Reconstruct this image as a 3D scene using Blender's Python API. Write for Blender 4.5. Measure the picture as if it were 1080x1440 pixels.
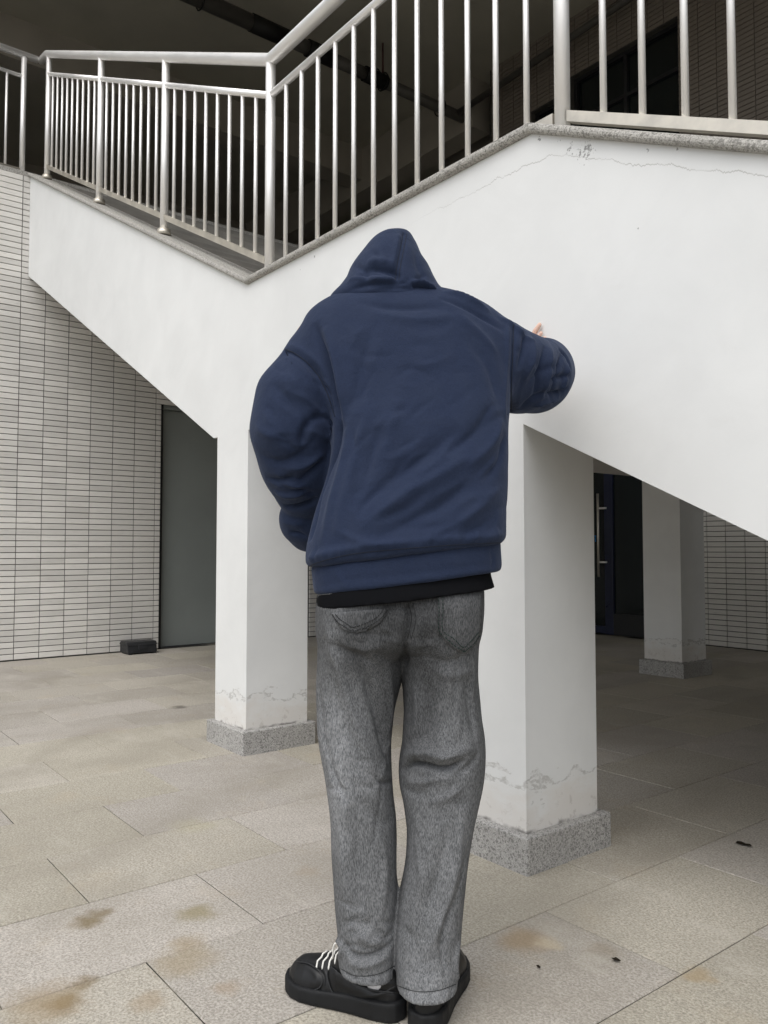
import bpy, bmesh, math, random
import numpy as np
from mathutils import Vector, Matrix
from mathutils.bvhtree import BVHTree

for _o in list(bpy.data.objects):
    bpy.data.objects.remove(_o, do_unlink=True)
SC = bpy.context.scene
COL = SC.collection
rng = random.Random(7)
R_ = math.radians

# ------------------------------------------------------------------ camera
YAW = R_(51.927)
PITCH = math.atan(51 / 1135)
EYE = Vector((0, 0, 1.05))
cam_d = bpy.data.cameras.new('camera')
cam = bpy.data.objects.new('camera', cam_d)
COL.objects.link(cam)
cam.location = EYE
cam.rotation_euler = (R_(90) + PITCH, 0, YAW)
cam_d.sensor_fit = 'VERTICAL'
cam_d.sensor_height = 36
cam_d.lens = 28.375
cam_d.clip_start = 0.05
cam_d.clip_end = 1000
SC.camera = cam
SC.render.resolution_x, SC.render.resolution_y = 768, 1024

# ------------------------------------------------------------------ sky, sun, exposure
SUN_EL, SUN_AZ = R_(60), R_(150)          # azimuth measured clockwise from +Y
world = bpy.data.worlds.new('World')
SC.world = world
world.use_nodes = True
wn, wl = world.node_tree.nodes, world.node_tree.links
bg = wn['Background']
sky = wn.new('ShaderNodeTexSky')
sky.sky_type = 'NISHITA'
sky.sun_disc = False
sky.sun_elevation = SUN_EL
sky.sun_rotation = SUN_AZ
sky.dust_density = 3.0
sky.ozone_density = 0.6
sky.air_density = 1.0
hsv = wn.new('ShaderNodeHueSaturation')   # cloud cover takes most of the blue out
hsv.inputs['Saturation'].default_value = 0.30
wl.new(sky.outputs[0], hsv.inputs['Color'])
wl.new(hsv.outputs[0], bg.inputs['Color'])
bg.inputs['Strength'].default_value = 0.15
sd = bpy.data.lights.new('sun', 'SUN')
sd.energy = 0.85
sd.angle = R_(85)
sd.color = (1.0, 0.985, 0.955)
sun = bpy.data.objects.new('sun', sd)
COL.objects.link(sun)
_d = Vector((math.sin(SUN_AZ) * math.cos(SUN_EL), math.cos(SUN_AZ) * math.cos(SUN_EL), math.sin(SUN_EL)))
sun.rotation_euler = _d.to_track_quat('Z', 'Y').to_euler()
sun.location = _d * 30
vs = SC.view_settings
vs.view_transform = 'Standard'
vs.look = 'None'
vs.gamma = 1.0
vs.use_curve_mapping = False
vs.exposure = 0.52
SC.render.engine = 'CYCLES'
SC.cycles.max_bounces = 6
SC.cycles.diffuse_bounces = 3
SC.cycles.glossy_bounces = 3
SC.cycles.transmission_bounces = 2


# ------------------------------------------------------------------ shader helpers
class NT:
    def __init__(self, name, rough=0.6, spec=0.4):
        self.m = bpy.data.materials.new(name)
        self.m.use_nodes = True
        self.t = self.m.node_tree
        self.p = self.t.nodes['Principled BSDF']
        self.p.inputs['Roughness'].default_value = rough
        self.p.inputs['Specular IOR Level'].default_value = spec
        self._pos = None

    def n(self, kind, **kw):
        nd = self.t.nodes.new(kind)
        for k, v in kw.items():
            setattr(nd, k, v)
        return nd

    def put(self, sock, v):
        if isinstance(v, bpy.types.NodeSocket):
            self.t.links.new(v, sock)
        elif isinstance(v, (tuple, list)) and len(v) == 3 and sock.type == 'RGBA':
            sock.default_value = (*v, 1)
        else:
            sock.default_value = v

    def pos(self):
        if self._pos is None:
            self._pos = self.n('ShaderNodeNewGeometry').outputs['Position']
        return self._pos

    def obj(self):
        return self.n('ShaderNodeTexCoord').outputs['Object']

    def rand(self):
        return self.n('ShaderNodeObjectInfo').outputs['Random']

    def map(self, vec, scale=(1, 1, 1), loc=(0, 0, 0), rot=(0, 0, 0)):
        nd = self.n('ShaderNodeMapping')
        self.put(nd.inputs['Vector'], vec)
        nd.inputs['Scale'].default_value = scale
        nd.inputs['Location'].default_value = loc
        nd.inputs['Rotation'].default_value = rot
        return nd.outputs[0]

    def noise(self, vec, scale=5, detail=4, rough=0.55, color=False, dist=0.0):
        nd = self.n('ShaderNodeTexNoise')
        self.put(nd.inputs['Vector'], vec)
        nd.inputs['Scale'].default_value = scale
        nd.inputs['Detail'].default_value = detail
        nd.inputs['Roughness'].default_value = rough
        nd.inputs['Distortion'].default_value = dist
        return nd.outputs['Color' if color else 'Fac']

    def voro(self, vec, scale=50, feature='F1', out='Distance'):
        nd = self.n('ShaderNodeTexVoronoi', feature=feature)
        self.put(nd.inputs['Vector'], vec)
        nd.inputs['Scale'].default_value = scale
        return nd.outputs[out]

    def math(self, op, a, b=0.0, c=0.0, clamp=False):
        nd = self.n('ShaderNodeMath', operation=op, use_clamp=clamp)
        self.put(nd.inputs[0], a)
        self.put(nd.inputs[1], b)
        self.put(nd.inputs[2], c)
        return nd.outputs[0]

    def vmath(self, op, a, b=(0, 0, 0)):
        nd = self.n('ShaderNodeVectorMath', operation=op)
        self.put(nd.inputs[0], a)
        self.put(nd.inputs[1], b)
        return nd.outputs['Value' if op in ('LENGTH', 'DISTANCE', 'DOT_PRODUCT') else 'Vector']

    def ramp(self, fac, lo, hi, a=0.0, b=1.0):
        nd = self.n('ShaderNodeMapRange', interpolation_type='SMOOTHSTEP')
        self.put(nd.inputs['Value'], fac)
        self.put(nd.inputs['From Min'], lo)
        self.put(nd.inputs['From Max'], hi)
        self.put(nd.inputs['To Min'], a)
        self.put(nd.inputs['To Max'], b)
        return nd.outputs[0]

    def mix(self, fac, a, b, mode='MIX'):
        nd = self.n('ShaderNodeMix', data_type='RGBA', blend_type=mode)
        self.put(nd.inputs['Factor'], fac)
        self.put(nd.inputs['A'], a) if False else self.put(nd.inputs[6], a)
        self.put(nd.inputs[7], b)
        return nd.outputs[2]

    def sep(self, v):
        nd = self.n('ShaderNodeSeparateXYZ')
        self.put(nd.inputs[0], v)
        return nd.outputs

    def comb(self, x, y, z):
        nd = self.n('ShaderNodeCombineXYZ')
        for i, v in enumerate((x, y, z)):
            self.put(nd.inputs[i], v)
        return nd.outputs[0]

    def bump(self, h, strength=0.3, dist=0.01, normal=None):
        nd = self.n('ShaderNodeBump')
        self.put(nd.inputs['Height'], h)
        nd.inputs['Strength'].default_value = strength
        nd.inputs['Distance'].default_value = dist
        if normal is not None:
            self.put(nd.inputs['Normal'], normal)
        return nd.outputs[0]

    def set(self, color=None, rough=None, normal=None, metal=None):
        if color is not None:
            self.put(self.p.inputs['Base Color'], color)
        if rough is not None:
            self.put(self.p.inputs['Roughness'], rough)
        if normal is not None:
            self.put(self.p.inputs['Normal'], normal)
        if metal is not None:
            self.put(self.p.inputs['Metallic'], metal)
        return self.m


def plain(name, col, rough=0.6, metal=0.0, spec=0.4, var=0.12, scale=6.0, bump=0.0):
    s = NT(name, rough, spec)
    nz = s.noise(s.pos(), scale, 5, 0.6)
    k = s.ramp(nz, 0.3, 0.7, 1 - var, 1 + var)
    c = s.mix(1.0, col, s.comb(k, k, k), 'MULTIPLY')
    s.set(c, s.ramp(nz, 0.3, 0.7, max(rough - 0.08, 0.02), min(rough + 0.08, 1)), metal=metal)
    if bump:
        s.set(normal=s.bump(s.noise(s.pos(), scale * 14, 4, 0.6), bump, 0.004))
    return s.m


MAT = {}

# white painted render of the stair: hairline crack under the coping, mould specks, damp peeling near the ground
s = NT('white_render', 0.75, 0.25)
P = s.pos()
x, y, z = s.sep(P)
big = s.noise(P, 1.3, 4, 0.55)
fine = s.noise(P, 3.2, 5, 0.65, dist=0.5)
k = s.math('ADD', s.ramp(big, 0.3, 0.7, 0.95, 1.03), s.ramp(fine, 0.3, 0.7, -0.02, 0.02))
col = s.mix(1.0, (0.745, 0.755, 0.75), s.comb(k, k, k), 'MULTIPLY')
# faint vertical runs below the coping
run = s.noise(s.map(P, (9, 9, 0.5)), 3, 3, 0.6)
col = s.mix(s.ramp(run, 0.62, 0.8, 0, 0.03), col, (0.62, 0.61, 0.57))
# crack that follows the coping a hand's width below it
wob = s.math('MULTIPLY', s.math('SUBTRACT', s.noise(s.comb(x, 0, 0), 9, 7, 0.75), 0.5), 0.085)
sl = s.math('MULTIPLY', s.math('ADD', x, 1.70), -0.47)
fz = s.math('ADD', s.math('ADD', s.math('MINIMUM', sl, 0.0), 2.335), wob)
cd = s.math('ABSOLUTE', s.math('SUBTRACT', z, fz))
crk = s.math('MULTIPLY', s.ramp(cd, 0.0008, 0.0024, 1, 0), s.ramp(x, -2.5, -1.9, 0, 1))
crk = s.math('MULTIPLY', crk, s.ramp(s.noise(P, 14, 2), 0.3, 0.55, 0.35, 1.0))
crk = s.math('MULTIPLY', crk, s.ramp(z, 1.9, 2.0, 0, 1))
col = s.mix(s.math('MULTIPLY', crk, 0.5), col, (0.25, 0.24, 0.22))
# black mould specks under the coping
sp = s.noise(P, 95, 3, 0.65)
for (mx, mz, mr, dens) in ((-1.555, 2.29, 0.085, 0.45), (-1.61, 2.32, 0.06, 0.50), (-1.33, 2.205, 0.022, 0.40), (-1.24, 2.17, 0.012, 0.40),
                           (-1.74, 2.405, 0.03, 0.50), (-1.66, 2.375, 0.05, 0.56), (-1.37, 1.985, 0.008, 0.3),
                           (-3.22, 2.375, 0.012, 0.4), (-3.10, 2.40, 0.02, 0.45), (-2.9, 2.42, 0.02, 0.5)):
    dd = s.vmath('DISTANCE', s.comb(x, 0, z), (mx, 0, mz))
    thr = s.ramp(dd, 0.0, mr, dens, 0.85)
    f = s.ramp(s.math('SUBTRACT', sp, thr), 0.0, 0.08, 0, 0.62)
    col = s.mix(f, col, (0.07, 0.065, 0.06))
# dirt line right below coping
# damp and peeling paint close to the plinths
ed = s.math('ADD', z, s.math('MULTIPLY', s.math('SUBTRACT', s.noise(s.map(P, (1, 1, 2.2)), 6.5, 5, 0.6), 0.5), 0.33))
damp = s.ramp(ed, 0.16, 0.30, 1, 0)
col = s.mix(s.math('MULTIPLY', damp, 0.55), col, (0.66, 0.62, 0.57))
rim = s.math('MULTIPLY', s.ramp(s.math('ABSOLUTE', s.math('SUBTRACT', ed, 0.275)), 0.004, 0.016, 1, 0),
             s.ramp(s.noise(P, 40, 5, 0.7), 0.36, 0.56, 0, 1))
col = s.mix(s.math('MULTIPLY', rim, 0.55), col, (0.36, 0.35, 0.33))
pe = s.math('MULTIPLY', s.ramp(s.noise(P, 22, 6, 0.72, dist=0.6), 0.56, 0.60, 0, 1), s.ramp(ed, 0.12, 0.26, 1, 0))
col = s.mix(s.math('MULTIPLY', pe, 0.5), col, (0.47, 0.44, 0.41))
jt = s.math('MULTIPLY', s.ramp(s.math('ADD', z, s.math('MULTIPLY', s.noise(P, 30, 3), 0.02)), 0.130, 0.142, 1, 0), s.ramp(s.noise(P, 8, 3), 0.42, 0.56, 0, 0.8))
col = s.mix(jt, col, (0.16, 0.15, 0.14))
sm = s.noise(s.map(P, (1, 1, 1.6), (5, 2, 7)), 2.1, 6, 0.7, dist=0.8)
col = s.mix(s.ramp(sm, 0.60, 0.78, 0, 0.16), col, (0.60, 0.59, 0.56))
hgt = s.math('ADD', s.math('MULTIPLY', s.noise(P, 70, 4, 0.6), 0.25), s.math('MULTIPLY', s.noise(P, 5, 3), 0.9))
hgt = s.math('SUBTRACT', hgt, s.math('MULTIPLY', s.math('ADD', pe, s.math('ADD', crk, rim)), 0.7))
MAT['render'] = s.set(col, normal=s.bump(hgt, 0.16, 0.006))


def granite(name, base, dark, light, scale=260, rough=0.75, stain=0.0):
    s = NT(name, rough, 0.3)
    P = s.pos()
    a = s.noise(P, scale, 3, 0.7)
    c = s.mix(s.ramp(a, 0.36, 0.62), dark, light)
    b = s.voro(P, scale * 0.55, out='Color')
    r = s.sep(b)[0]
    c = s.mix(s.ramp(r, 0.78, 0.86), c, dark)
    c = s.mix(s.ramp(r, 0.0, 0.16, 0.8, 0), c, light)
    c = s.mix(0.38, c, base)
    c = s.mix(s.ramp(s.noise(P, 3.0, 5), 0.45, 0.75, 0, 0.35), c, tuple(v * 0.72 for v in base))
    return s.set(c, normal=s.bump(a, 0.25, 0.002))


MAT['plinth'] = granite('plinth_granite', (0.38, 0.37, 0.35), (0.09, 0.09, 0.09), (0.62, 0.61, 0.59), 310)
MAT['coping'] = granite('coping_granite', (0.36, 0.35, 0.32), (0.13, 0.125, 0.115), (0.60, 0.58, 0.54), 260)

# flamed granite paving
s = NT('paving_granite', 0.82, 0.25)
P = s.pos()
x, y, z = s.sep(P)
g1 = s.noise(P, 150, 4, 0.7)
g2 = s.noise(P, 55, 4, 0.65)
c = s.mix(s.ramp(g1, 0.33, 0.67), (0.28, 0.260, 0.226), (0.60, 0.560, 0.495))
c = s.mix(s.ramp(s.sep(s.voro(P, 160, out='Color'))[0], 0.80, 0.9, 0, 0.4), c, (0.56, 0.525, 0.47))
c = s.mix(s.ramp(g2, 0.3, 0.7, 0.30, 0.0), c, (0.26, 0.235, 0.20))
tone = s.ramp(s.rand(), 0, 1, 0.92, 1.06)
c = s.mix(1.0, c, s.comb(tone, tone, s.math('MULTIPLY', tone, s.ramp(s.math('FRACT', s.math('MULTIPLY', s.rand(), 7.3)), 0, 1, 0.95, 1.03))), 'MULTIPLY')
# wide grimy clouds and damp streaks that follow the foot traffic
cl = s.noise(s.map(P, (1, 0.6, 1)), 1.5, 6, 0.62, dist=0.4)
c = s.mix(s.ramp(cl, 0.42, 0.68, 0.0, 0.52), c, (0.27, 0.245, 0.20))
cl2 = s.noise(s.map(P, (0.8, 1.8, 1), (3.1, 1.7, 0)), 2.6, 6, 0.66)
c = s.mix(s.ramp(cl2, 0.54, 0.72, 0.0, 0.38), c, (0.55, 0.52, 0.46))
hz = s.noise(s.map(P, (1, 1, 1), (9, 4, 0)), 3.4, 4, 0.6)
c = s.mix(s.ramp(hz, 0.55, 0.75, 0.0, 0.22), c, (0.44, 0.36, 0.25))
# rust-brown and mossy spots with a shape of their own
_sc = s.n('ShaderNodeVectorMath', operation='SCALE')
s.put(_sc.inputs[0], s.vmath('SUBTRACT', s.noise(P, 11, 4, 0.6, color=True), (0.5, 0.5, 0.5)))
_sc.inputs['Scale'].default_value = 0.10
wv = s.vmath('ADD', P, _sc.outputs[0])
for (bx_, by_, br, bc, bk) in ((-2.335, 0.775, 0.060, (0.17, 0.125, 0.055), 0.75), (-2.37, 0.83, 0.042, (0.17, 0.125, 0.06), 0.65),
                               (-1.965, 0.60, 0.060, (0.16, 0.115, 0.055), 0.75), (-2.02, 0.665, 0.040, (0.17, 0.125, 0.06), 0.6),
                               (-1.99, 0.57, 0.115, (0.30, 0.22, 0.12), 0.55), (-2.20, 1.05, 0.065, (0.24, 0.20, 0.09), 0.60),
                               (-1.98, 0.90, 0.10, (0.30, 0.23, 0.12), 0.45), (-2.06, 0.95, 0.06, (0.27, 0.2, 0.1), 0.45),
                               (-1.85, 0.75, 0.05, (0.30, 0.22, 0.13), 0.45), (-1.79, 0.93, 0.05, (0.31, 0.22, 0.13), 0.4),
                               (-1.515, 1.66, 0.09, (0.30, 0.21, 0.11), 0.6), (-1.46, 1.70, 0.04, (0.55, 0.47, 0.34), 0.5),
                               (-1.13, 1.86, 0.05, (0.36, 0.27, 0.15), 0.6), (-2.26, 1.45, 0.06, (0.34, 0.27, 0.18), 0.3),
                               (-5.08, 2.25, 0.07, (0.09, 0.085, 0.07), 0.7), (-2.5, 1.9, 0.08, (0.28, 0.24, 0.14), 0.4),
                               (-2.9, 1.35, 0.10, (0.40, 0.37, 0.24), 0.35), (-1.35, 1.78, 0.05, (0.22, 0.17, 0.1), 0.3)):
    dd = s.vmath('DISTANCE', wv, (bx_, by_, 0))
    c = s.mix(s.ramp(dd, br * 0.25, br * 1.15, bk, 0), c, bc)
hg = s.math('ADD', s.math('MULTIPLY', g1, 0.6), s.math('MULTIPLY', g2, 0.5))
MAT['paver'] = s.set(c, s.ramp(cl, 0.4, 0.7, 0.86, 0.66), s.bump(hg, 0.40, 0.004))

# joint filler: packed dust, soot in places
s = NT('joint_dust', 0.95, 0.1)
P = s.pos()
c = s.mix(s.ramp(s.noise(P, 2.3, 3), 0.44, 0.60), (0.045, 0.042, 0.036), (0.23, 0.21, 0.17))
MAT['joint'] = s.set(c)

# glazed wall tile and its grout
s = NT('wall_tile', 0.48, 0.35)
P = s.pos()
k = s.math('ADD', s.ramp(s.rand(), 0, 1, 0.88, 1.07), s.ramp(s.noise(P, 1.1, 4), 0.3, 0.7, -0.05, 0.05))
c = s.mix(1.0, (0.72, 0.70, 0.66), s.comb(k, k, k), 'MULTIPLY')
c = s.mix(s.ramp(s.noise(s.map(P, (1, 1, 8)), 9, 4, 0.6), 0.5, 0.75, 0, 0.25), c, (0.36, 0.34, 0.30))
MAT['tile'] = s.set(c, normal=s.bump(s.noise(s.map(P, (30, 30, 60)), 6, 4, 0.6), 0.10, 0.002))
s = NT('shaded_wall_tile', 0.5, 0.35)  # darker brown copy of the tile, upper-storey shade put into its colour
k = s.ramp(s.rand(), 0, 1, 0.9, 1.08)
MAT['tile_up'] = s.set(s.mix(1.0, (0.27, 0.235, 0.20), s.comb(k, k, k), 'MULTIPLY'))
MAT['grout'] = plain('tile_grout', (0.085, 0.082, 0.074), 0.9)

# brushed stainless steel
s = NT('stainless_steel', 0.28, 0.5)
P = s.pos()
nz = s.noise(s.map(P, (40, 40, 3)), 9, 4, 0.6)
n2 = s.noise(P, 7, 5, 0.6)
c = s.mix(s.ramp(n2, 0.55, 0.75, 0, 0.12), (0.92, 0.91, 0.89), (0.72, 0.68, 0.60))
MAT['steel'] = s.set(c, s.ramp(s.math('ADD', nz, n2), 0.7, 1.3, 0.42, 0.56), metal=0.72)
MAT['steel_dull'] = plain('weathered_steel', (0.66, 0.62, 0.54), 0.46, 0.75, var=0.10, scale=12)

MAT['ceiling'] = plain('ceiling_paint', (0.46, 0.44, 0.37), 0.9, var=0.10, scale=0.8)
MAT['gallery'] = plain('gallery_plaster', (0.42, 0.39, 0.34), 0.9, var=0.10, scale=0.9)
MAT['concrete'] = plain('concrete', (0.22, 0.21, 0.19), 0.9, var=0.15, scale=3, bump=0.2)
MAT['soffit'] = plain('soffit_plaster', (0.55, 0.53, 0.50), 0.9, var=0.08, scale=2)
MAT['greydoor'] = plain('grey_door_paint', (0.245, 0.268, 0.258), 0.42, spec=0.5, var=0.05, scale=1.5)
MAT['navy'] = plain('navy_frame', (0.012, 0.017, 0.045), 0.35, spec=0.5)
MAT['black'] = plain('black_plastic', (0.018, 0.019, 0.021), 0.5, spec=0.45, scale=25, bump=0.15)
MAT['pipe'] = plain('pipe_wrap', (0.10, 0.095, 0.085), 0.45, var=0.15)
MAT['pipeblack'] = plain('black_pipe_tape', (0.006, 0.006, 0.006), 0.6)
MAT['redpipe'] = plain('dull_red_rod', (0.07, 0.02, 0.02), 0.6)
MAT['blue'] = plain('blue_sticker', (0.01, 0.16, 0.42), 0.5)
MAT['curtain'] = plain('teal_blind', (0.05, 0.065, 0.066), 0.8)
MAT['leaf'] = plain('dry_leaf', (0.030, 0.022, 0.012), 0.8, scale=80)
s = NT('dark_glass', 0.05, 0.5)
s.p.inputs['Transmission Weight'].default_value = 0.0
MAT['glass'] = s.set((0.010, 0.014, 0.015), s.ramp(s.noise(s.pos(), 2.0, 3), 0.3, 0.7, 0.04, 0.12))


# ------------------------------------------------------------------ object helpers
def props(o, label=None, cat=None, group=None, kind=None):
    if label: o['label'] = label
    if cat: o['category'] = cat
    if group: o['group'] = group
    if kind: o['kind'] = kind
    return o


def empty(name, loc, label=None, cat=None, group=None, kind=None, rz=0.0, parent=None):
    o = bpy.data.objects.new(name, None)
    o.empty_display_size = 0.2
    o.location = loc
    o.rotation_euler = (0, 0, rz)
    o.parent = parent
    COL.objects.link(o)
    return props(o, label, cat, group, kind)


def base_of(parent):
    b = Vector((0, 0, 0))
    p = parent
    while p is not None:
        b += p.location
        p = p.parent
    return b


def mesh_obj(name, verts, faces, mat, parent=None, smooth=False, world=True):
    me = bpy.data.meshes.new(name)
    b = base_of(parent) if world else Vector((0, 0, 0))
    me.from_pydata([tuple(Vector(v) - b) for v in verts], [], faces)
    me.materials.append(mat)
    if smooth:
        me.polygons.foreach_set('use_smooth', [True] * len(me.polygons))
    o = bpy.data.objects.new(name, me)
    o.parent = parent
    COL.objects.link(o)
    return o


def bm_obj(name, bm, mat, parent=None, smooth=False):
    b = base_of(parent)
    bmesh.ops.translate(bm, verts=bm.verts, vec=-b)
    bmesh.ops.recalc_face_normals(bm, faces=bm.faces)
    me = bpy.data.meshes.new(name)
    bm.to_mesh(me)
    bm.free()
    me.materials.append(mat)
    if smooth:
        me.polygons.foreach_set('use_smooth', [True] * len(me.polygons))
    o = bpy.data.objects.new(name, me)
    o.parent = parent
    COL.objects.link(o)
    return o


def bm_box(bm, x0, x1, y0, y1, z0, z1, bev=0.0, seg=2):
    r = bmesh.ops.create_cube(bm, size=1.0)
    vs_ = r['verts']
    for v in vs_:
        v.co = Vector(((x0 + x1) / 2 + v.co.x * (x1 - x0), (y0 + y1) / 2 + v.co.y * (y1 - y0), (z0 + z1) / 2 + v.co.z * (z1 - z0)))
    if bev > 0:
        es = list({e for v in vs_ for e in v.link_edges})
        bmesh.ops.bevel(bm, geom=es, offset=bev, segments=seg, affect='EDGES', profile=0.5)


def box(name, x0, x1, y0, y1, z0, z1, mat, parent=None, bev=0.0, seg=2):
    bm = bmesh.new()
    bm_box(bm, x0, x1, y0, y1, z0, z1, bev, seg)
    return bm_obj(name, bm, mat, parent)


def prism_y(name, pts, y0, y1, mat, parent=None, bev=0.0):
    """polygon in X,Z drawn out along Y"""
    bm = bmesh.new()
    f = bm.faces.new([bm.verts.new((p[0], y0, p[1])) for p in pts])
    r = bmesh.ops.extrude_face_region(bm, geom=[f])
    for v in r['geom']:
        if isinstance(v, bmesh.types.BMVert):
            v.co.y = y1
    if bev:
        bmesh.ops.bevel(bm, geom=list(bm.edges), offset=bev, segments=2, affect='EDGES', profile=0.5)
    return bm_obj(name, bm, mat, parent)


def bm_tube(bm, pts, rad, seg=14, caps=True):
    """tube through a polyline with mitred joints"""
    pts = [Vector(p) for p in pts]
    rads = rad if isinstance(rad, (list, tuple)) else [rad] * len(pts)
    rings = []
    t0 = (pts[1] - pts[0]).normalized()
    ref = Vector((0, 0, 1)) if abs(t0.z) < 0.9 else Vector((0, 1, 0))
    u = t0.cross(ref).normalized()
    for i, p in enumerate(pts):
        if i == 0:
            t = t0
        elif i == len(pts) - 1:
            t = (pts[i] - pts[i - 1]).normalized()
        else:
            t = ((pts[i] - pts[i - 1]).normalized() + (pts[i + 1] - pts[i]).normalized()).normalized()
        u = (u - t * u.dot(t)).normalized()
        w = t.cross(u)
        mit = 1.0
        if 0 < i < len(pts) - 1:
            mit = 1.0
        rings.append([bm.verts.new(p + (u * math.cos(a) + w * math.sin(a)) * rads[i] * mit) for a in (2 * math.pi * k / seg for k in range(seg))])
    for a, b in zip(rings[:-1], rings[1:]):
        for k in range(seg):
            f = bm.faces.new((a[k], a[(k + 1) % seg], b[(k + 1) % seg], b[k]))
            f.smooth = True
    if caps:
        bm.faces.new(rings[0][::-1])
        bm.faces.new(rings[-1])


def tube(name, pts, rad, mat, parent=None, seg=14):
    bm = bmesh.new()
    bm_tube(bm, pts, rad, seg)
    return bm_obj(name, bm, mat, parent)


def project(p):
    """position in the 1080 x 1440 survey picture, used only to rank pieces by their size in view"""
    v = Vector(p) - EYE
    f = Vector((-math.sin(YAW) * math.cos(PITCH), math.cos(YAW) * math.cos(PITCH), math.sin(PITCH)))
    r = Vector((math.cos(YAW), math.sin(YAW), 0))
    u = r.cross(f)
    d = v.dot(f)
    if d < 0.2:
        return None
    return 540 + 1135 * v.dot(r) / d, 720 - 1135 * v.dot(u) / d, d


# ------------------------------------------------------------------ ground and paving
ground = mesh_obj('ground', [(-150, -150, -0.0035), (150, -150, -0.0035), (150, 150, -0.0035), (-150, 150, -0.0035)], [(0, 1, 2, 3)], MAT['joint'])
props(ground, kind='structure')
PX, PY = 0.4365, 0.68
slabs = []
for i in range(-12, 26):
    xa = -1.155 - PX * (i + 1)          # row runs along Y between xa and xa + PX
    off = 1.84 if i % 2 == 0 else 1.50
    for j in range(-14, 10):
        ya = off + PY * j
        x0, x1, y0, y1 = xa, xa + PX, ya, ya + PY
        if x1 < -8.12 or y0 > 8.12: continue
        if x0 < -8.095: x0 = -8.095
        if y1 > 8.145: y1 = 8.145
        cs = [project(q) for q in ((x0, y0, 0), (x1, y0, 0), (x1, y1, 0), (x0, y1, 0))]
        ok = all(c_ is not None for c_ in cs)
        area = 0
        if ok:
            inside = max(c_[0] for c_ in cs) > 0 and min(c_[0] for c_ in cs) < 1080 and min(c_[1] for c_ in cs) < 1440 and max(c_[1] for c_ in cs) > 800
            if inside:
                area = abs(sum(cs[a][0] * cs[(a + 1) % 4][1] - cs[(a + 1) % 4][0] * cs[a][1] for a in range(4))) / 2
        slabs.append((area, x0, x1, y0, y1))
slabs.sort(key=lambda t: -t[0])
_paver_mesh = {}


def slab_geom(w, d, t=0.03, b=0.0018):
    X, Y = w / 2 - 0.0018, d / 2 - 0.0018
    v = [(-X, -Y, -t), (X, -Y, -t), (X, Y, -t), (-X, Y, -t), (-X, -Y, -b), (X, -Y, -b), (X, Y, -b), (-X, Y, -b),
         (-X + b, -Y + b, 0), (X - b, -Y + b, 0), (X - b, Y - b, 0), (-X + b, Y - b, 0)]
    f = [(0, 1, 5, 4), (1, 2, 6, 5), (2, 3, 7, 6), (3, 0, 4, 7), (4, 5, 9, 8), (5, 6, 10, 9), (6, 7, 11, 10), (7, 4, 8, 11), (8, 9, 10, 11)]
    return v, f


restv, restf = [], []
n_sl = 0
for area, x0, x1, y0, y1 in slabs:
    w, d = round(x1 - x0, 4), round(y1 - y0, 4)
    c = Vector(((x0 + x1) / 2, (y0 + y1) / 2, rng.uniform(-0.0008, 0.0006)))
    if area > 0 and n_sl < 300:
        key = (w, d)
        if key not in _paver_mesh:
            me = bpy.data.meshes.new('paving_slab')
            v, f = slab_geom(w, d)
            me.from_pydata(v, [], f)
            me.materials.append(MAT['paver'])
            _paver_mesh[key] = me
        o = bpy.data.objects.new('paving_slab', _paver_mesh[key])
        o.location = c
        o.rotation_euler = (rng.uniform(-0.0012, 0.0012), rng.uniform(-0.0012, 0.0012), 0)
        o.parent = ground
        COL.objects.link(o)
        n_sl += 1
    else:
        v, f = slab_geom(w, d)
        b0 = len(restv)
        restv += [(a[0] + c.x, a[1] + c.y, a[2] + c.z) for a in v]
        restf += [tuple(q + b0 for q in g) for g in f]
if restv:
    o = mesh_obj('paving_slabs', restv, restf, MAT['paver'], ground)
    props(o, kind='stuff')

# ------------------------------------------------------------------ building: walls, tiles, doors, windows, gallery, roof
XL, YB = -8.10, 8.15           # faces of the tiled left wall and back wall
ZU, ZC = 4.62, 7.90            # upper floor level and ceiling
ROOF_Y0 = 1.6
bld = empty('building', (-8.1, 8.15, 0), 'grey tiled building behind the white staircase, with a dark covered upper gallery', 'building')
DOOR_Y0, DOOR_Y1, DOOR_Z = 3.366, 5.22, 2.575
# left wall, cut round the door
wall_l = box('wall', XL - 0.35, XL - 0.012, -9, DOOR_Y0, -0.3, ZU, MAT['grout'], bld)
box('wall', XL - 0.35, XL - 0.012, DOOR_Y1, YB + 0.3, -0.3, ZU, MAT['grout'], bld)
box('wall', XL - 0.35, XL - 0.012, DOOR_Y0, DOOR_Y1, DOOR_Z, ZU, MAT['grout'], bld)
# back wall, ground floor, cut round the glass entrance
EN_X0, EN_X1, EN_Z = -6.95, -5.25, 2.35
wall_b = box('wall', EN_X1, 9, YB + 0.012, YB + 0.35, -0.3, ZU, MAT['grout'], bld)
box('wall', XL - 0.012, EN_X0, YB + 0.012, YB + 0.35, -0.3, ZU, MAT['grout'], bld)
box('wall', EN_X0, EN_X1, YB + 0.012, YB + 0.35, EN_Z, ZU, MAT['grout'], bld)
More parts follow.
